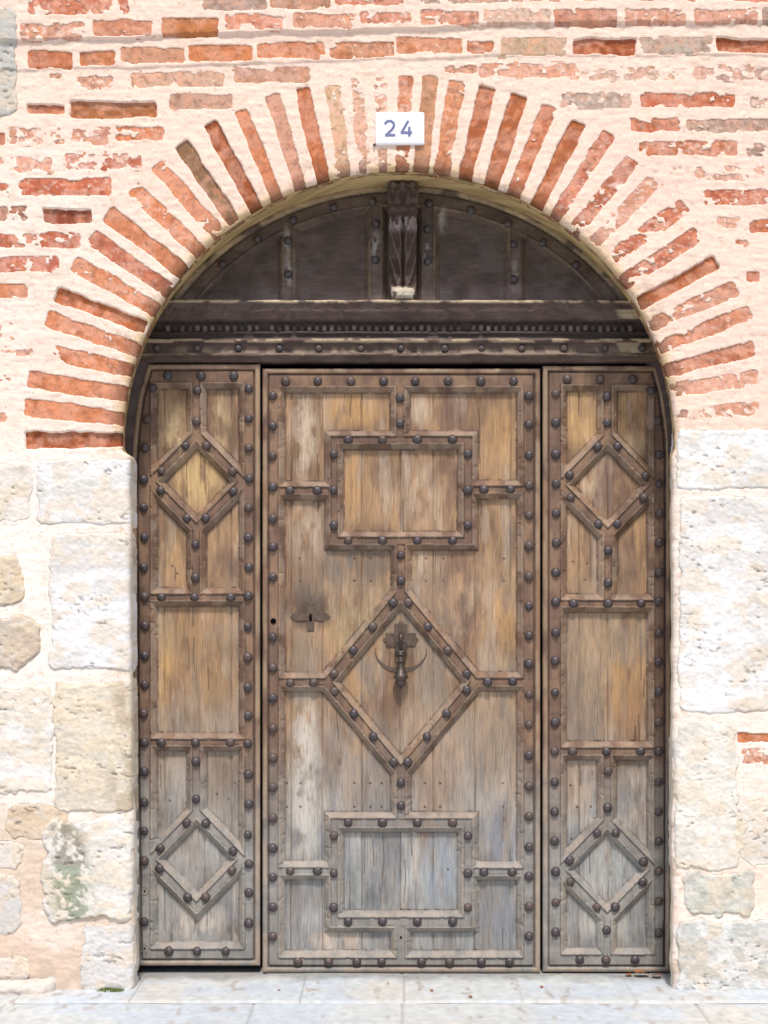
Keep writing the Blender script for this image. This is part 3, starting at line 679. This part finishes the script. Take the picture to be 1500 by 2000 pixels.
L_t, Lo = side_leaf('narrow left door leaf with its bottom edge raised above a dark gap, beside the lichened stone pier', lx, None, True, 712, 1886, 31, sl, None, None, None, None,
  [(1158, 1175), (1441, 1458)], [(384, 941, 90, 92), (384, 1679, 90, 93)], [(373, 394, 738, 862), (373, 393, 1020, 1166), (373, 394, 1450, 1598)],
  [(335,1105),(345,1120),(300,1530),(300,1552),(458,1530),(445,1562),(422,1552),(330,1565)], lx, None, (297, 475, 750, 1851), None) if False else (None, None)
def mk_left():
    return side_leaf('narrow left door leaf with its bottom edge raised above a dark gap, beside the lichened stone pier', lx, None, True, 712, 1886, 31, sl, None, None, None, None,
      [(1158, 1175), (1441, 1458)], [(384, 941, 90, 92), (384, 1679, 90, 93)], [(373, 394, 738, 862), (373, 393, 1020, 1166), (373, 394, 1450, 1598)],
      [(335,1105),(345,1120),(300,1530),(300,1552),(458,1530),(445,1562),(422,1552),(330,1565)], 256, 508, (297, 475, 750, 1851), None)
L_t, Lo = mk_left()
fr = Lo[('frame', 0)]
for (x, y) in [(298,758),(288,820),(283,875),(281,936),(281,991),(282,1049),(281,1108),(283,1165),(283,1222),(283,1280),(283,1337),(281,1393),(282,1450),(282,1507),(282,1567),(282,1623),(282,1681),(282,1800),
   (486,759),(486,818),(486,875),(487,935),(486,992),(485,1050),(486,1108),(485,1164),(484,1223),(484,1283),(484,1342),(485,1397),(484,1452),(485,1512),(486,1570),(484,1630),(486,1687),(486,1743),(486,1802),
   (328,734),(393,734),(457,734),(330,1857),(385,1857),(441,1857)]: stud(x, y, fr, YS)
for x in (316, 380, 451): stud(x, 1166.5, Lo[('rail', 1)], YS)
for x in (315, 382, 450): stud(x, 1450, Lo[('rail', 2)], YS)
for (x, y) in ((363,871),(403,871),(316,920),(454,921),(314,958),(456,960),(365,1012),(402,1012)): stud(x, y, Lo[('diamond_moulding', 3)], YS)
for (x, y) in ((365,1607),(402,1608),(313,1656),(455,1662),(312,1696),(453,1700),(367,1752),(402,1752)): stud(x, y, Lo[('diamond_moulding', 4)], YS)
for i, pts in ((5, ((386,763),(384,823))), (6, ((382,1063),(382,1128))), (7, ((383,1487),(383,1560)))):
    for (x, y) in pts: stud(x, y, Lo[('bar', i)], YS)
M_SCAR = material('stud_scar', .85, .2, vcol=False, base=lin((142, 130, 120)), nscale=150, namt=.3)
for (x, y) in ((283, 1740), (283, 1852)):
    ringp = [(float(wx(x, YP)) + .0185 * math.cos(a), YS - .0015, float(wz(y, YP)) + .0185 * math.sin(a)) for a in np.linspace(0, 2 * math.pi, 25)]
    V, F = tube(ringp, .0022, 6, False); mesh('stud_scar', V, F, M_SCAR, L_t); disc('stud_hole', x, y, .004, YS - .0012, M_BLACK, L_t)

rx = lambda py: np.interp(py, [715, 770, 850, 900, 1898], [1282, 1297, 1308, 1310, 1309])
sr = [(1135,820,34,60,(200,164,112),.6),(1235,810,34,60,(196,160,116),.55),(1240,870,26,30,(190,170,142),.5),(1187,950,50,60,PUR,.6),(1150,940,16,40,(210,186,156),.5),(1130,1090,24,60,(188,148,104),.5),(1230,1090,30,60,PUR,.5),
 (1190,1310,80,120,(196,156,104),.5),(1130,1400,30,60,PUR,.4),(1230,1400,40,40,(160,124,94),.5),(1187,1700,60,60,(168,172,168),.6),(1240,1560,30,70,(190,178,166),.5),(1240,1650,20,30,(110,104,100),.6),(1290,800,22,60,(100,78,66),.8),(1187,1810,60,40,(184,182,174),.6)]
R_t, Ro = side_leaf('narrow right door leaf hinged by the plain pale stone pier, its foot level with the middle leaf', None, rx, False, 715, 1898, 53, sr, None, None, None, None,
  [(1170, 1187), (1458, 1476)], [(1187, 948, 92, 95), (1186, 1699, 92, 94)], [(1176, 1197, 738, 868), (1177, 1198, 1030, 1178), (1176, 1196, 1466, 1616), (1175, 1196, 1782, 1876)],
  [(1120,1097),(1148,1100),(1143,1132),(1115,1535),(1128,1577),(1155,1577),(1117,1640)], 1060, 1311, (1098, 1275, 754, 1862), None)
fr = Ro[('frame', 0)]
for (x, y) in [(1085,769),(1085,825),(1085,887),(1086,945),(1086,1002),(1086,1060),(1085,1118),(1085,1175),(1085,1235),(1084,1290),(1084,1352),(1084,1410),(1083,1467),(1083,1527),(1083,1585),(1083,1642),(1085,1702),(1085,1762),(1085,1820),
   (1272,763),(1285,822),(1288,888),(1288,945),(1288,1003),(1287,1060),(1287,1118),(1286,1175),(1286,1236),(1286,1292),(1286,1350),(1286,1410),(1286,1467),(1286,1527),(1286,1585),(1286,1643),(1286,1701),(1286,1760),(1286,1822),
   (1108,741),(1172,741),(1236,741),(1132,1874),(1183,1874),(1240,1874)]: stud(x, y, fr, YS)
for x in (1120, 1187, 1252): stud(x, 1178.5, Ro[('rail', 1)], YS)
for x in (1118, 1184, 1251): stud(x, 1467, Ro[('rail', 2)], YS)
for (x, y) in ((1167,873),(1205,872),(1112,928),(1260,930),(1114,972),(1257,972),(1168,1024),(1205,1023)): stud(x, y, Ro[('diamond_moulding', 3)], YS)
for (x, y) in ((1166,1627),(1202,1627),(1112,1680),(1256,1683),(1113,1722),(1255,1722),(1165,1772),(1201,1771)): stud(x, y, Ro[('diamond_moulding', 4)], YS)
for i, pts in ((5, ((1185,775),(1185,826))), (6, ((1187,1075),(1187,1138))), (7, ((1187,1505),(1186,1577))), (8, ((1184,1816),))):
    for (x, y) in pts: stud(x, y, Ro[('bar', i)], YS)

# ================================================================= FIXED TIMBER: frame, tympanum, lintel
def dark_colour(px, py, seed, worn, a=(80, 65, 57), b=(196, 172, 128)):
    n = fbm(px / 34., py / 26., 4, seed); c = np.broadcast_to(lin(a), np.shape(px) + (3,))
    c = c * (1 + (n - .5) * .9)[..., None]
    c = mixc(c, lin((100, 88, 82)), .5 * sst(.5, .68, fbm(px / 60., py / 20., 4, seed + 1)))
    return mixc(c, lin(b), np.clip(worn, 0, 1))
frame = thing('door_frame', 'dark curved timber jambs edging the doorway behind the stone piers', 'door frame', (0, .34, 0))
for sgn in (-1, 1):
    ys = np.linspace(700, 1904, 140)
    xo = np.where(ys < 870, 781 + sgn * 540 * np.sqrt(np.clip(1 - ((870 - ys) / 506.) ** 2, 0, 1)), 781 + sgn * 540)
    xi = np.where(ys < 870, xo - sgn * 30, xo - sgn * 30)
    k = sst(885, 915, ys)
    yf = .268 + .02 * k
    rows = []
    for (xx, yy) in ((xo + sgn * 14, yf * 0 + .36), (xo + sgn * 14, yf), (xo, yf - .004), (xi, yf), (xi, yf * 0 + .36)):
        rows.append(np.stack([wx(xx, YP), yy, wz(ys, YP)], -1))
    V = np.array(rows); c = dark_colour(np.broadcast_to(V[..., 0] * S, V.shape[:2]), np.broadcast_to(ys, V.shape[:2]), 81, 0.0, a=(72, 57, 52))
    # keep it behind the leaf where they overlap
    V[3, :, 1] = np.maximum(V[3, :, 1], .30)
    mesh('jamb', V.reshape(-1, 3), quads(5, 140, None, sgn > 0), M_DARKWOOD, frame, c.reshape(-1, 3))

tymp = thing('tympanum', 'dark half-round timber panelling under the brick arch, above the lintel', 'arched panel', (0, YB, float(wz(600, YP))))
def tymp_build():
    # rows follow the arch so that the outer edge is clean
    res = 1.6; gx = np.arange(310, 1254, res); gy = np.arange(360, 612, res); px, py = np.meshgrid(gx, gy)
    A, B, X0, Y0 = 541., 510., 781., 870.
    rho = np.sqrt(((px - X0) / A) ** 2 + ((py - Y0) / B) ** 2); out = rho > 1
    px = np.where(out, X0 + (px - X0) / rho, px); py = np.where(out, Y0 + (py - Y0) / rho, py)
    e = (1 - np.minimum(rho, 1)) * 522
    F_ = [('arched_rim', e - 42), ('bar', dbox(px, py, 552, 575, 370, 640)), ('bar', dbox(px, py, 722, 746, 370, 640)), ('bar', dbox(px, py, 824, 848, 370, 640)), ('bar', dbox(px, py, 994, 1017, 370, 640))]
    DL = np.stack([f for _, f in F_]); idx = DL.argmin(0); d = DL.min(0)
    h = prof(d)
    bead = np.where(e < 14, .022 + .012 * np.sqrt(np.clip(1 - ((e - 7) / 7) ** 2, 0, 1)), np.where(e < 17, .018, 0)); h = np.where(e < 17, bead, h)
    h = h + (fbm(px / 6., py / 60., 3, 90) - .5) * .002
    worn = .75 * (e < 14) * sst(.30, .5, fbm(px / 40., py / 30., 3, 91)) + .16 * (np.abs(d - 1) < 2) * sst(.45, .6, fbm(px / 40., py / 40., 3, 92))
    c = dark_colour(px, py, 93, worn)
    c = mixc(c, lin((112, 94, 78)) * (1 + (fbm(px / 5., py / 5., 3, 97) - .5) * .8)[..., None], .42 * (d < BEV) * sst(.3, .6, fbm(px / 30., py / 30., 3, 98)))
    lo = sst(540, 596, py + (fbm(px / 30., py / 30., 3, 94) - .5) * 60) * (np.abs(px - 781) < 440)
    c = mixc(c, lin((150, 136, 134)), .45 * lo)     # paler near the ledge: light below the arch shadow put into the colour
    for (sx, sy) in ((563, 535), (733, 485), (835, 500), (1005, 540), (862, 425), (563, 470)):
        c = mixc(c, lin((184, 176, 166)), .6 * np.exp(-((px - sx) / 8.) ** 2 - ((py - sy) / 26.) ** 2) * sst(.4, .6, fbm(px / 6., py / 12., 3, 95)))
    V = np.stack([wx(px, YP), YB - h, wz(py, YP)], -1)
    q = quads(*px.shape).reshape(px.shape[0] - 1, px.shape[1] - 1, 4)
    allout = out[:-1, :-1] & out[1:, :-1] & out[1:, 1:] & out[:-1, 1:]
    ff = np.where(d < BEV, idx, -1)[:-1, :-1]; ff = np.where(allout, -9, ff)
    res_ = {}
    for k, nm in [(-1, 'boards'), (0, 'arched_rim'), (1, 'bar'), (2, 'bar'), (3, 'bar'), (4, 'bar')]:
        v_, f_, c_ = compact(V.reshape(-1, 3), q[ff == k], c.reshape(-1, 3)); res_[k] = mesh(nm, v_, f_, M_DARKWOOD, tymp, c_)
    # outer edge of the rim, turned back
    t = np.linspace(.42, math.pi - .42, 160); ex = X0 + A * np.cos(t); ey = Y0 - B * np.sin(t)
    a = np.stack([wx(ex, YP), np.full_like(ex, YB - .022), wz(ey, YP)], -1); b = a.copy(); b[:, 1] = YB + .04
    mesh('rim_edge', np.concatenate([a, b]), quads(2, 160, None, True), M_DARKWOOD, tymp, np.broadcast_to(lin((150, 128, 96)), (320, 3)))
    return res_
To = tymp_build()
for (x, y) in ((435,517),(503,467),(572,430),(652,405),(728,394),(838,398),(920,411),(992,438),(1060,475),(1125,518)): stud(x, y, To[0], YS, .92)
for i, pts in ((1, ((563,471),(563,536))), (2, ((735,438),(733,508))), (3, ((834,448),(835,512))), (4, ((1003,478),(1003,546)))):
    for (x, y) in pts: stud(x, y, To[i], YS, .92)

# carved console in the middle
con = thing('carved_bracket', 'dark carved leaf console standing in the middle of the half-round panel', 'bracket', (0, YB - .02, float(wz(592, .2))))
def console():
    us = np.linspace(-1, 1, 61)
    # outline: (drawing y, proud m, half width)
    P = [(358,.10,18),(360,.125,27),(366,.135,30),(372,.128,29),(378,.135,30),(392,.130,30),(404,.122,29),(412,.132,30),(417,.128,29),(421,.095,26),(428,.100,26),(445,.112,27),(462,.108,27),(485,.090,26),(510,.070,26),(530,.056,26),(548,.052,26),(556,.056,26),(562,.078,25),(570,.092,25),(578,.094,24),(584,.080,23),(588,.060,22),(592,.045,22),(596,.03,22)]
    P = np.array(P, float); ts = np.linspace(0, len(P) - 1, 230); k = np.arange(len(P))
    yy = np.interp(ts, k, P[:, 0]); pr = np.interp(ts, k, P[:, 1]); hw = np.interp(ts, k, P[:, 2])
    U, Yv = np.meshgrid(us, yy); PR = np.interp(Yv, P[:, 0], P[:, 1]) * 1.0; PR = np.broadcast_to(pr[:, None], U.shape).copy(); HW = np.broadcast_to(hw[:, None], U.shape)
    leaf = sst(420, 432, Yv) * sst(566, 552, Yv)
    fold = np.cos((np.abs(U) * 3.2 + (Yv - 430) / 26.) * math.pi) * .5 + .5
    PR += leaf * (-.014 + .030 * fold * np.abs(U) ** .4 - .018 * np.exp(-(U / .08) ** 2) + .010 * np.exp(-((np.abs(U) - .22) / .12) ** 2))
    head = sst(418, 412, Yv); PR += head * (.012 * np.cos(U * math.pi * 3) * np.cos((Yv - 360) / 9.) + (fbm(U * 4, Yv / 8., 3, 7) - .5) * .012)
    PR += (fbm(U * 5 + 9, Yv / 9., 3, 8) - .5) * .008
    PR -= .014 * np.abs(U) ** 6
    c = dark_colour(U * 30, Yv, 96, 0., a=(84, 68, 60))
    c = mixc(c, lin((168, 152, 148)), .8 * sst(422, 430, Yv) * sst(462, 444, Yv) * sst(.3, .55, fbm(U * 4, Yv / 10., 3, 3)))
    c = mixc(c, lin((196, 186, 166)), .8 * sst(556, 562, Yv) * sst(588, 580, Yv) * sst(.28, .5, fbm(U * 3, Yv / 8., 3, 5)) * sst(1., .75, np.abs(U)))
    F0 = YB - .02
    X = wx(787, .22) + U * HW / S * (D + .22) / D; Yw = F0 - PR; Z = wz(Yv, .22)
    V = np.stack([X, Yw, np.broadcast_to(Z, U.shape)], -1)
    # side walls
    Lw = V[:, :1].copy(); Lw[..., 1] = F0 + .03; Rw = V[:, -1:].copy(); Rw[..., 1] = F0 + .03
    V = np.concatenate([Lw, V, Rw], 1); c = np.concatenate([c[:, :1], c, c[:, -1:]], 1)
    top = V[:1].copy(); top[..., 1] = F0 + .03; V = np.concatenate([top, V], 0); c = np.concatenate([c[:1], c], 0)
    mesh('carved_body', V.reshape(-1, 3), quads(V.shape[0], V.shape[1]), M_DARKWOOD, con, c.reshape(-1, 3))
console()

lint = thing('lintel', 'dark moulded timber lintel with tooth ornament and a row of studs across the doorway', 'lintel', (0, YB, float(wz(710, YP))))
def arch_x(py, yb):    # half width of the opening in metres at that height, at depth yb
    return 1.247 * np.sqrt(np.clip(1 - ((wz(py, yb) - 2.392) / 1.186) ** 2, 0, 1))
def lintel():
    prof_ = [(590,-.03),(592.5,.09),(594,.106),(598,.110),(601,.104),(604,.098),(610,.096),(613,.094),(615,.094),(620,.084),(626,.078),(629,.076),(631,.040),(640,.038),(648,.038),(650,.050),(654,.052),(656,.044),(662,.042),(664,.062),(667,.070),(671,.068),(673,.052),(676,.048),(688,.047),(691,.05),(693,.062),(696,.064),(699,.056),(701,.045),(705,.040),(708,.036),(709,-.03)]
    pr = np.array(prof_); y_ = pr[:, 0]; p_ = pr[:, 1]
    n = 420; u = np.linspace(-1, 1, n); U, Y_ = np.meshgrid(u, y_); P_ = np.broadcast_to(p_[:, None], U.shape)
    yb = YB - P_
    XX = U * (arch_x(Y_, YP) + .004) + .004
    px = U * 480 + 780
    wob = (fbm(px / 40., Y_ / 30., 3, 71) - .5)
    chip = sst(.60, .72, fbm(px / 12., Y_ / 7., 3, 72)) * .006 * (P_ > .045)
    yb = yb + chip + wob * .004
    Z = wz(Y_ + wob * 2.2, YP)
    edge = np.isin(Y_, [592.5, 594, 598]) * .85 + np.isin(Y_, [667, 671]) * .75 + np.isin(Y_, [696, 693]) * .25
    worn = edge * sst(.38, .5, fbm(px / 30., Y_ / 4., 3, 73)) + .8 * (Y_ > 610) * (Y_ < 628) * sst(1205, 1225, px) + .6 * (Y_ > 672) * (Y_ < 692) * sst(1185, 1192, px) * sst(1236, 1230, px) + .7 * (Y_ > 672) * sst(300, 285, px + 20)
    worn = worn + .3 * (Y_ > 687) * (Y_ < 692) * (np.abs((px / 80.) % 1 - .5) < .36) * sst(.3, .5, fbm(px / 20., Y_ * 0, 2, 75))
    c = dark_colour(px, Y_, 76, worn, a=(82, 64, 57), b=(190, 172, 142))
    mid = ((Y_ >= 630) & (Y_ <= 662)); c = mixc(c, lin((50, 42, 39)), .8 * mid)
    V = np.stack([XX, yb, Z], -1).reshape(-1, 3)
    o = mesh('moulding', V, quads(len(y_), n), M_DARKWOOD, lint, c.reshape(-1, 3))
    # little tooth blocks
    parts = []
    x = 322
    rng = random.Random(9)
    while x < 1238:
        if not (500 < x < 520 or 905 < x < 920):
            w_ = 9.2; h_ = 14 + rng.uniform(-2, 1); z0 = 634 + rng.uniform(-1, 1); a, b = x, x + w_; pr2 = .058 - rng.uniform(0, .008)
            vs = [(a, YB - .03, z0), (b, YB - .03, z0), (b, YB - .03, z0 + h_), (a, YB - .03, z0 + h_), (a + 1, YB - pr2, z0 + 1), (b - 1, YB - pr2, z0 + 1), (b - 1, YB - pr2 + .004, z0 + h_ - 1), (a + 1, YB - pr2 + .004, z0 + h_ - 1)]
            V = np.array([(wx(p[0], .26), p[1], wz(p[2], .26)) for p in vs]); F = np.array([(4, 7, 6, 5), (0, 4, 5, 1), (1, 5, 6, 2), (2, 6, 7, 3), (3, 7, 4, 0)])
            parts.append((V, F, np.broadcast_to(lin((118, 102, 92)) * rng.uniform(.3, .95), (8, 3))))
        x += 14.6
    V, F, C_ = join(parts); mesh('tooth_ornament', V, F, M_DARKWOOD, lint, C_, smooth=False)
    for x in (308, 387, 467, 547, 623, 705, 783, 868, 940, 1018, 1100, 1180, 1252):
        stud(x, 682, lint, YB - .044, .86)
lintel()
# unlit space behind the doors, its darkness put into near-black lining and sheets
inner = thing('passage', 'dark unlit passage seen only through the gap under the left leaf', 'passage', (0, .45, 0))
V = [(-1.3, .37, -.02), (1.3, .37, -.02), (1.3, .37, 3.7), (-1.3, .37, 3.7), (-1.3, 1.2, -.02), (1.3, 1.2, -.02), (1.3, 1.2, 3.7), (-1.3, 1.2, 3.7)]
mesh('passage_lining', V, [(4, 5, 6, 7), (0, 4, 7, 3), (1, 2, 6, 5), (3, 7, 6, 2)], M_BLACK, inner, smooth=False)
mesh('dark_backing', [(-.62, .352, .0), (1.2, .352, .0), (1.2, .352, 3.55), (-.62, .352, 3.55), (-1.2, .352, .06), (-.62, .352, .06), (-.62, .352, 3.2), (-1.2, .352, 3.2)], [(0, 1, 2, 3), (4, 5, 6, 7)], M_BLACK, inner, smooth=False)

# ================================================================= HOUSE NUMBER
pl = thing('house_number_plate', 'small white enamel plate reading 24 in blue, fixed over the arch crown', 'number plate', (float(wx(781, 0)), -.012, float(wz(250, 0))))
def w0(x, y): return (float(wx(x, -.014)), float(wz(y, -.014)))
def rrect(x0, x1, y0, y1, r, n=6):
    pts = []
    for (cx, cy, a0) in ((x1 - r, y0 + r, -90), (x1 - r, y1 - r, 0), (x0 + r, y1 - r, 90), (x0 + r, y0 + r, 180)):
        for k in range(n + 1):
            a = math.radians(a0 + 90 * k / n); pts.append((cx + r * math.cos(a), cy + r * math.sin(a)))
    return pts
R = rrect(733, 829, 218.5, 281.5, 3.5); n = len(R)
V = []
for (ins, yy) in ((0, .004), (0, -.006), (1.2, -.0085), (6, -.0095)):
    for (x, y) in R:
        k = 1 - ins / 48.; kk = 1 - ins / 32.; a, b = w0(781 + (x - 781) * k, 250 + (y - 250) * kk); V.append((a, yy - .002, b))
F = [(i * n + k, i * n + (k + 1) % n, (i + 1) * n + (k + 1) % n, (i + 1) * n + k) for i in range(3) for k in range(n)] + [tuple(3 * n + k for k in range(n))]
mesh('plate', V, F, M_PLATE, pl)
def stroke(P, wd, y):
    V = []; F = []; n = len(P)
    for i, p in enumerate(P):
        a = np.array(P[max(i - 1, 0)]); b = np.array(P[min(i + 1, n - 1)]); t = (b - a) / np.linalg.norm(b - a); nn = np.array([-t[1], t[0]])
        for s in (-1, 1):
            q = np.array(p) + nn * wd / 2 * s; V.append((q[0], y, q[1]))
    base = len(V); V += [(v[0], y + .0012, v[2]) for v in V]
    for i in range(n - 1):
        F.append((2 * i, 2 * i + 1, 2 * i + 3, 2 * i + 2)); F.append((2 * i, 2 * i + 2, base + 2 * i + 2, base + 2 * i)); F.append((2 * i + 1, base + 2 * i + 1, base + 2 * i + 3, 2 * i + 3))
    return V, F
def spl(P, n=8):
    out = []; P = [np.array(p, float) for p in P]; Q = [P[0]] + P + [P[-1]]
    for i in range(1, len(Q) - 2):
        for k in range(n):
            t = k / n; out.append(.5 * ((2 * Q[i]) + (-Q[i-1] + Q[i+1]) * t + (2 * Q[i-1] - 5 * Q[i] + 4 * Q[i+1] - Q[i+2]) * t * t + (-Q[i-1] + 3 * Q[i] - 3 * Q[i+1] + Q[i+2]) * t ** 3))
    out.append(P[-1]); return out
yd = -.0128; W_ = 4.9 / S
two = [w0(*p) for p in spl([(751.5, 242), (756, 237.2), (762, 236), (768, 239.5), (769.3, 245.5), (766, 252), (760, 258), (753.5, 264.5)])]
d2 = join_py([stroke(two, W_, yd), stroke([w0(752, 263.6), w0(772, 263.6)], W_, yd - .0004)]); mesh('digit_two', d2[0], d2[1], M_DIGIT, pl, smooth=False)
d4 = join_py([stroke([w0(797.5, 235.5), w0(784.5, 258.5)], W_, yd), stroke([w0(782.5, 258.6), w0(805, 258.6)], W_, yd - .0004), stroke([w0(799.5, 247.5), w0(799.5, 266)], W_, yd - .0008)])
mesh('digit_four', d4[0], d4[1], M_DIGIT, pl, smooth=False)
nl = bpy.data.objects.new('iron_nail', STUD[2]); COL.objects.link(nl); nl.location = (float(wx(731, 0)), -.004, float(wz(284, 0))); nl.scale = (.28, .6, .22)
nl['label'] = 'tiny rusty nail head at the lower left corner of the number plate'; nl['category'] = 'nail'

# ================================================================= GROUND
def ground_sheet(name, xs, ys, zf, label=None, colf=None):
    X, Y = np.meshgrid(xs, ys); Z, c = zf(X, Y)
    return mesh(name, np.stack([X, Y, Z], -1).reshape(-1, 3), quads(len(ys), len(xs), None, True), M_GROUND, None, c.reshape(-1, 3))
def slabcol(X, Y, seed, joints):
    n = fbm(X * 2.5, Y * 3, 4, seed); c = np.broadcast_to(lin((190, 195, 195)), X.shape + (3,))
    c = mixc(c, lin((180, 192, 204)), .6 * sst(.45, .62, n)); c = mixc(c, lin((196, 190, 178)), .5 * sst(.52, .70, fbm(X * 3 + 7, Y * 3.5, 4, seed + 2)))
    c = mixc(c, lin((160, 150, 140)), .6 * sst(.72, .78, fbm(X * 22, Y * 8, 3, seed + 3)))
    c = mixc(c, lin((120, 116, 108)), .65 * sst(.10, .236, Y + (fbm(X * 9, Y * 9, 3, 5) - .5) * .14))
    c = c * (1 + (fbm(X * 40, Y * 30, 4, seed + 6) - .5) * .35)[..., None]
    return mixc(c, lin((140, 138, 132)), .6 * joints)
def z_slab(X, Y):
    j = np.zeros_like(X)
    for x in (-1.14, -.42, .02, .52, 1.0):
        j = np.maximum(j, np.exp(-((X - x - (Y + .1) * .0) / .004) ** 2))
    Z = (fbm(X * 4, Y * 4, 3, 400) - .5) * .006 - .003 * j
    Z = Z - .009 * sst(-.165, -.184, Y)
    return Z + .0, slabcol(X, Y, 410, j)
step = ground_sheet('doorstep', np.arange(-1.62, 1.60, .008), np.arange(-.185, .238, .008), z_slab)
step['kind'] = 'structure'
xs = np.arange(-1.62, 1.60, .02); V = [(x, -.185, .0) for x in xs] + [(x, -.190, -.03) for x in xs]
def z_pave(X, Y):
    j = np.maximum(np.exp(-((((X + .3) % .62) - .31) / .004) ** 2) , np.exp(-((((Y + .19) % .45) - .225) / .004) ** 2)) * (np.abs(X) < 3) * (Y > -3)
    Z = -.009 + (fbm(X * 3, Y * 3, 3, 420) - .5) * .006 - .004 * j
    front = (Y < -.184) | (np.abs(X) > 1.61)
    return Z, slabcol(X, Y, 430, j)
xs = np.concatenate([[-60, -30, -15, -8, -4], np.arange(-2.4, 2.4, .012), [4, 8, 15, 30, 60]]); ys = np.concatenate([[-60, -30, -12, -6, -3, -2], np.arange(-1.2, .1, .012), [.3, .6, 1.5]])
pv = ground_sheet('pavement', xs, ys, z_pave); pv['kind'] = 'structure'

def leaf_thing(x, y, z, s, rot, seed, label):
    r = random.Random(seed); V = []; F = []; m = 9
    for i in range(m):
        t = i / (m - 1); w_ = math.sin(math.pi * t ** .8) * .42 * (1 + .25 * math.sin(9 * t + seed)); 
        for k in (-1, 0, 1):
            V.append((t - .5, k * w_, .18 * abs(k) * w_ + .25 * math.sin(t * 3 + seed) * .5 + r.uniform(-.04, .04)))
    for i in range(m - 1):
        for k in (0, 1): a = i * 3 + k; F.append((a, a + 3, a + 4, a + 1))
    V = np.array(V) * s; c_, s_ = math.cos(rot), math.sin(rot)
    V = np.stack([V[:, 0] * c_ - V[:, 1] * s_, V[:, 0] * s_ + V[:, 1] * c_, V[:, 2]], -1)
    me = bpy.data.meshes.new('dry_leaf'); me.from_pydata([tuple(v) for v in V], [], F); me.materials.append(M_LEAF)
    o = bpy.data.objects.new('dry_leaf', me); COL.objects.link(o); o.location = (x, y, z)
    o['label'] = label; o['category'] = 'leaf'; o['group'] = 'dead leaves on the doorstep'
    return o
leaf_thing(1.09, .20, .016, .075, .3, 1, 'largest curled brown dead leaf at the foot of the right door leaf')
leaf_thing(1.15, .18, .016, .06, 1.9, 2, 'brown dead leaf lying crosswise nearest the right stone pier')
leaf_thing(1.03, .21, .012, .04, 2.6, 3, 'smallest brown dead leaf, leftmost under the right door leaf')

for k, (qx, qy) in enumerate(((-.52, -.02), (.14, -.03), (.30, -.13), (-.05, .08), (.62, .02))):
    o = leaf_thing(qx, qy, .006, .016 + .003 * (k % 3), k * 1.3, 10 + k, 'tiny dark leaf scrap on the pale paving in front of the middle door leaf'); o.name = 'leaf_scrap'; o['group'] = 'tiny leaf scraps on the paving'
# bits of moss and a rubble stone at the foot of the left pier
def tuft(name, cx, cy, cz, n, r, seed):
    q = random.Random(seed); V = []; F = []
    for k in range(n):
        a = q.uniform(0, 6.28); d = r * math.sqrt(q.random()); x = cx + d * math.cos(a); y = cy + d * math.sin(a) * .4; l = q.uniform(.012, .03); b = q.uniform(-.012, .012); w_ = .003
        i = len(V); V += [(x - w_, y, cz), (x + w_, y, cz), (x + b, y - q.uniform(0, .01), cz + l)]; F.append((i, i + 1, i + 2))
    me = bpy.data.meshes.new(name); me.from_pydata(V, [], F); me.materials.append(M_MOSS); o = bpy.data.objects.new(name, me); COL.objects.link(o); return o
m = tuft('moss', float(wx(218, 0)), -.025, -.012, 320, .055, 4); m['kind'] = 'stuff'; m['label'] = 'green moss growing at the foot of the left stone pier'; m['category'] = 'moss'
def rubble(px0, px1, py0, py1, seed, label, yc, prd):
    us = np.linspace(0, 1, 60); vs = np.linspace(0, 1, 30); U, Vv = np.meshgrid(us, vs)
    x = wx(px0 + (px1 - px0) * U, yc); z = wz(py0 + (py1 - py0) * Vv, yc)
    r = np.clip(1 - np.maximum(np.abs(U * 2 - 1) ** 4, 0) - np.abs(Vv * 2 - 1) ** 4 * .9, 0, 1) ** .5
    y = yc + .02 - prd * r - (fbm(U * 6, Vv * 4, 4, seed) - .5) * .03 * r
    z = z + (fbm(U * 5, Vv * 0, 3, seed + 1) - .5) * .03 * (1 - Vv)
    c = mixc(np.broadcast_to(lin((206, 200, 192)), U.shape + (3,)), lin((190, 180, 168)), .6 * sst(.5, .68, fbm(U * 8, Vv * 5, 4, seed + 2)))
    t = thing('foot_stone', label, 'stone', (float(x.mean()), yc, 0)); mesh('rough_face', np.stack([x, y, z], -1).reshape(-1, 3), quads(30, 60), M_STONE, t, c.reshape(-1, 3))
rubble(-70, 108, 1912, 1962, 5, 'low rough stone at the foot of the wall left of the left pier', -.02, .07)
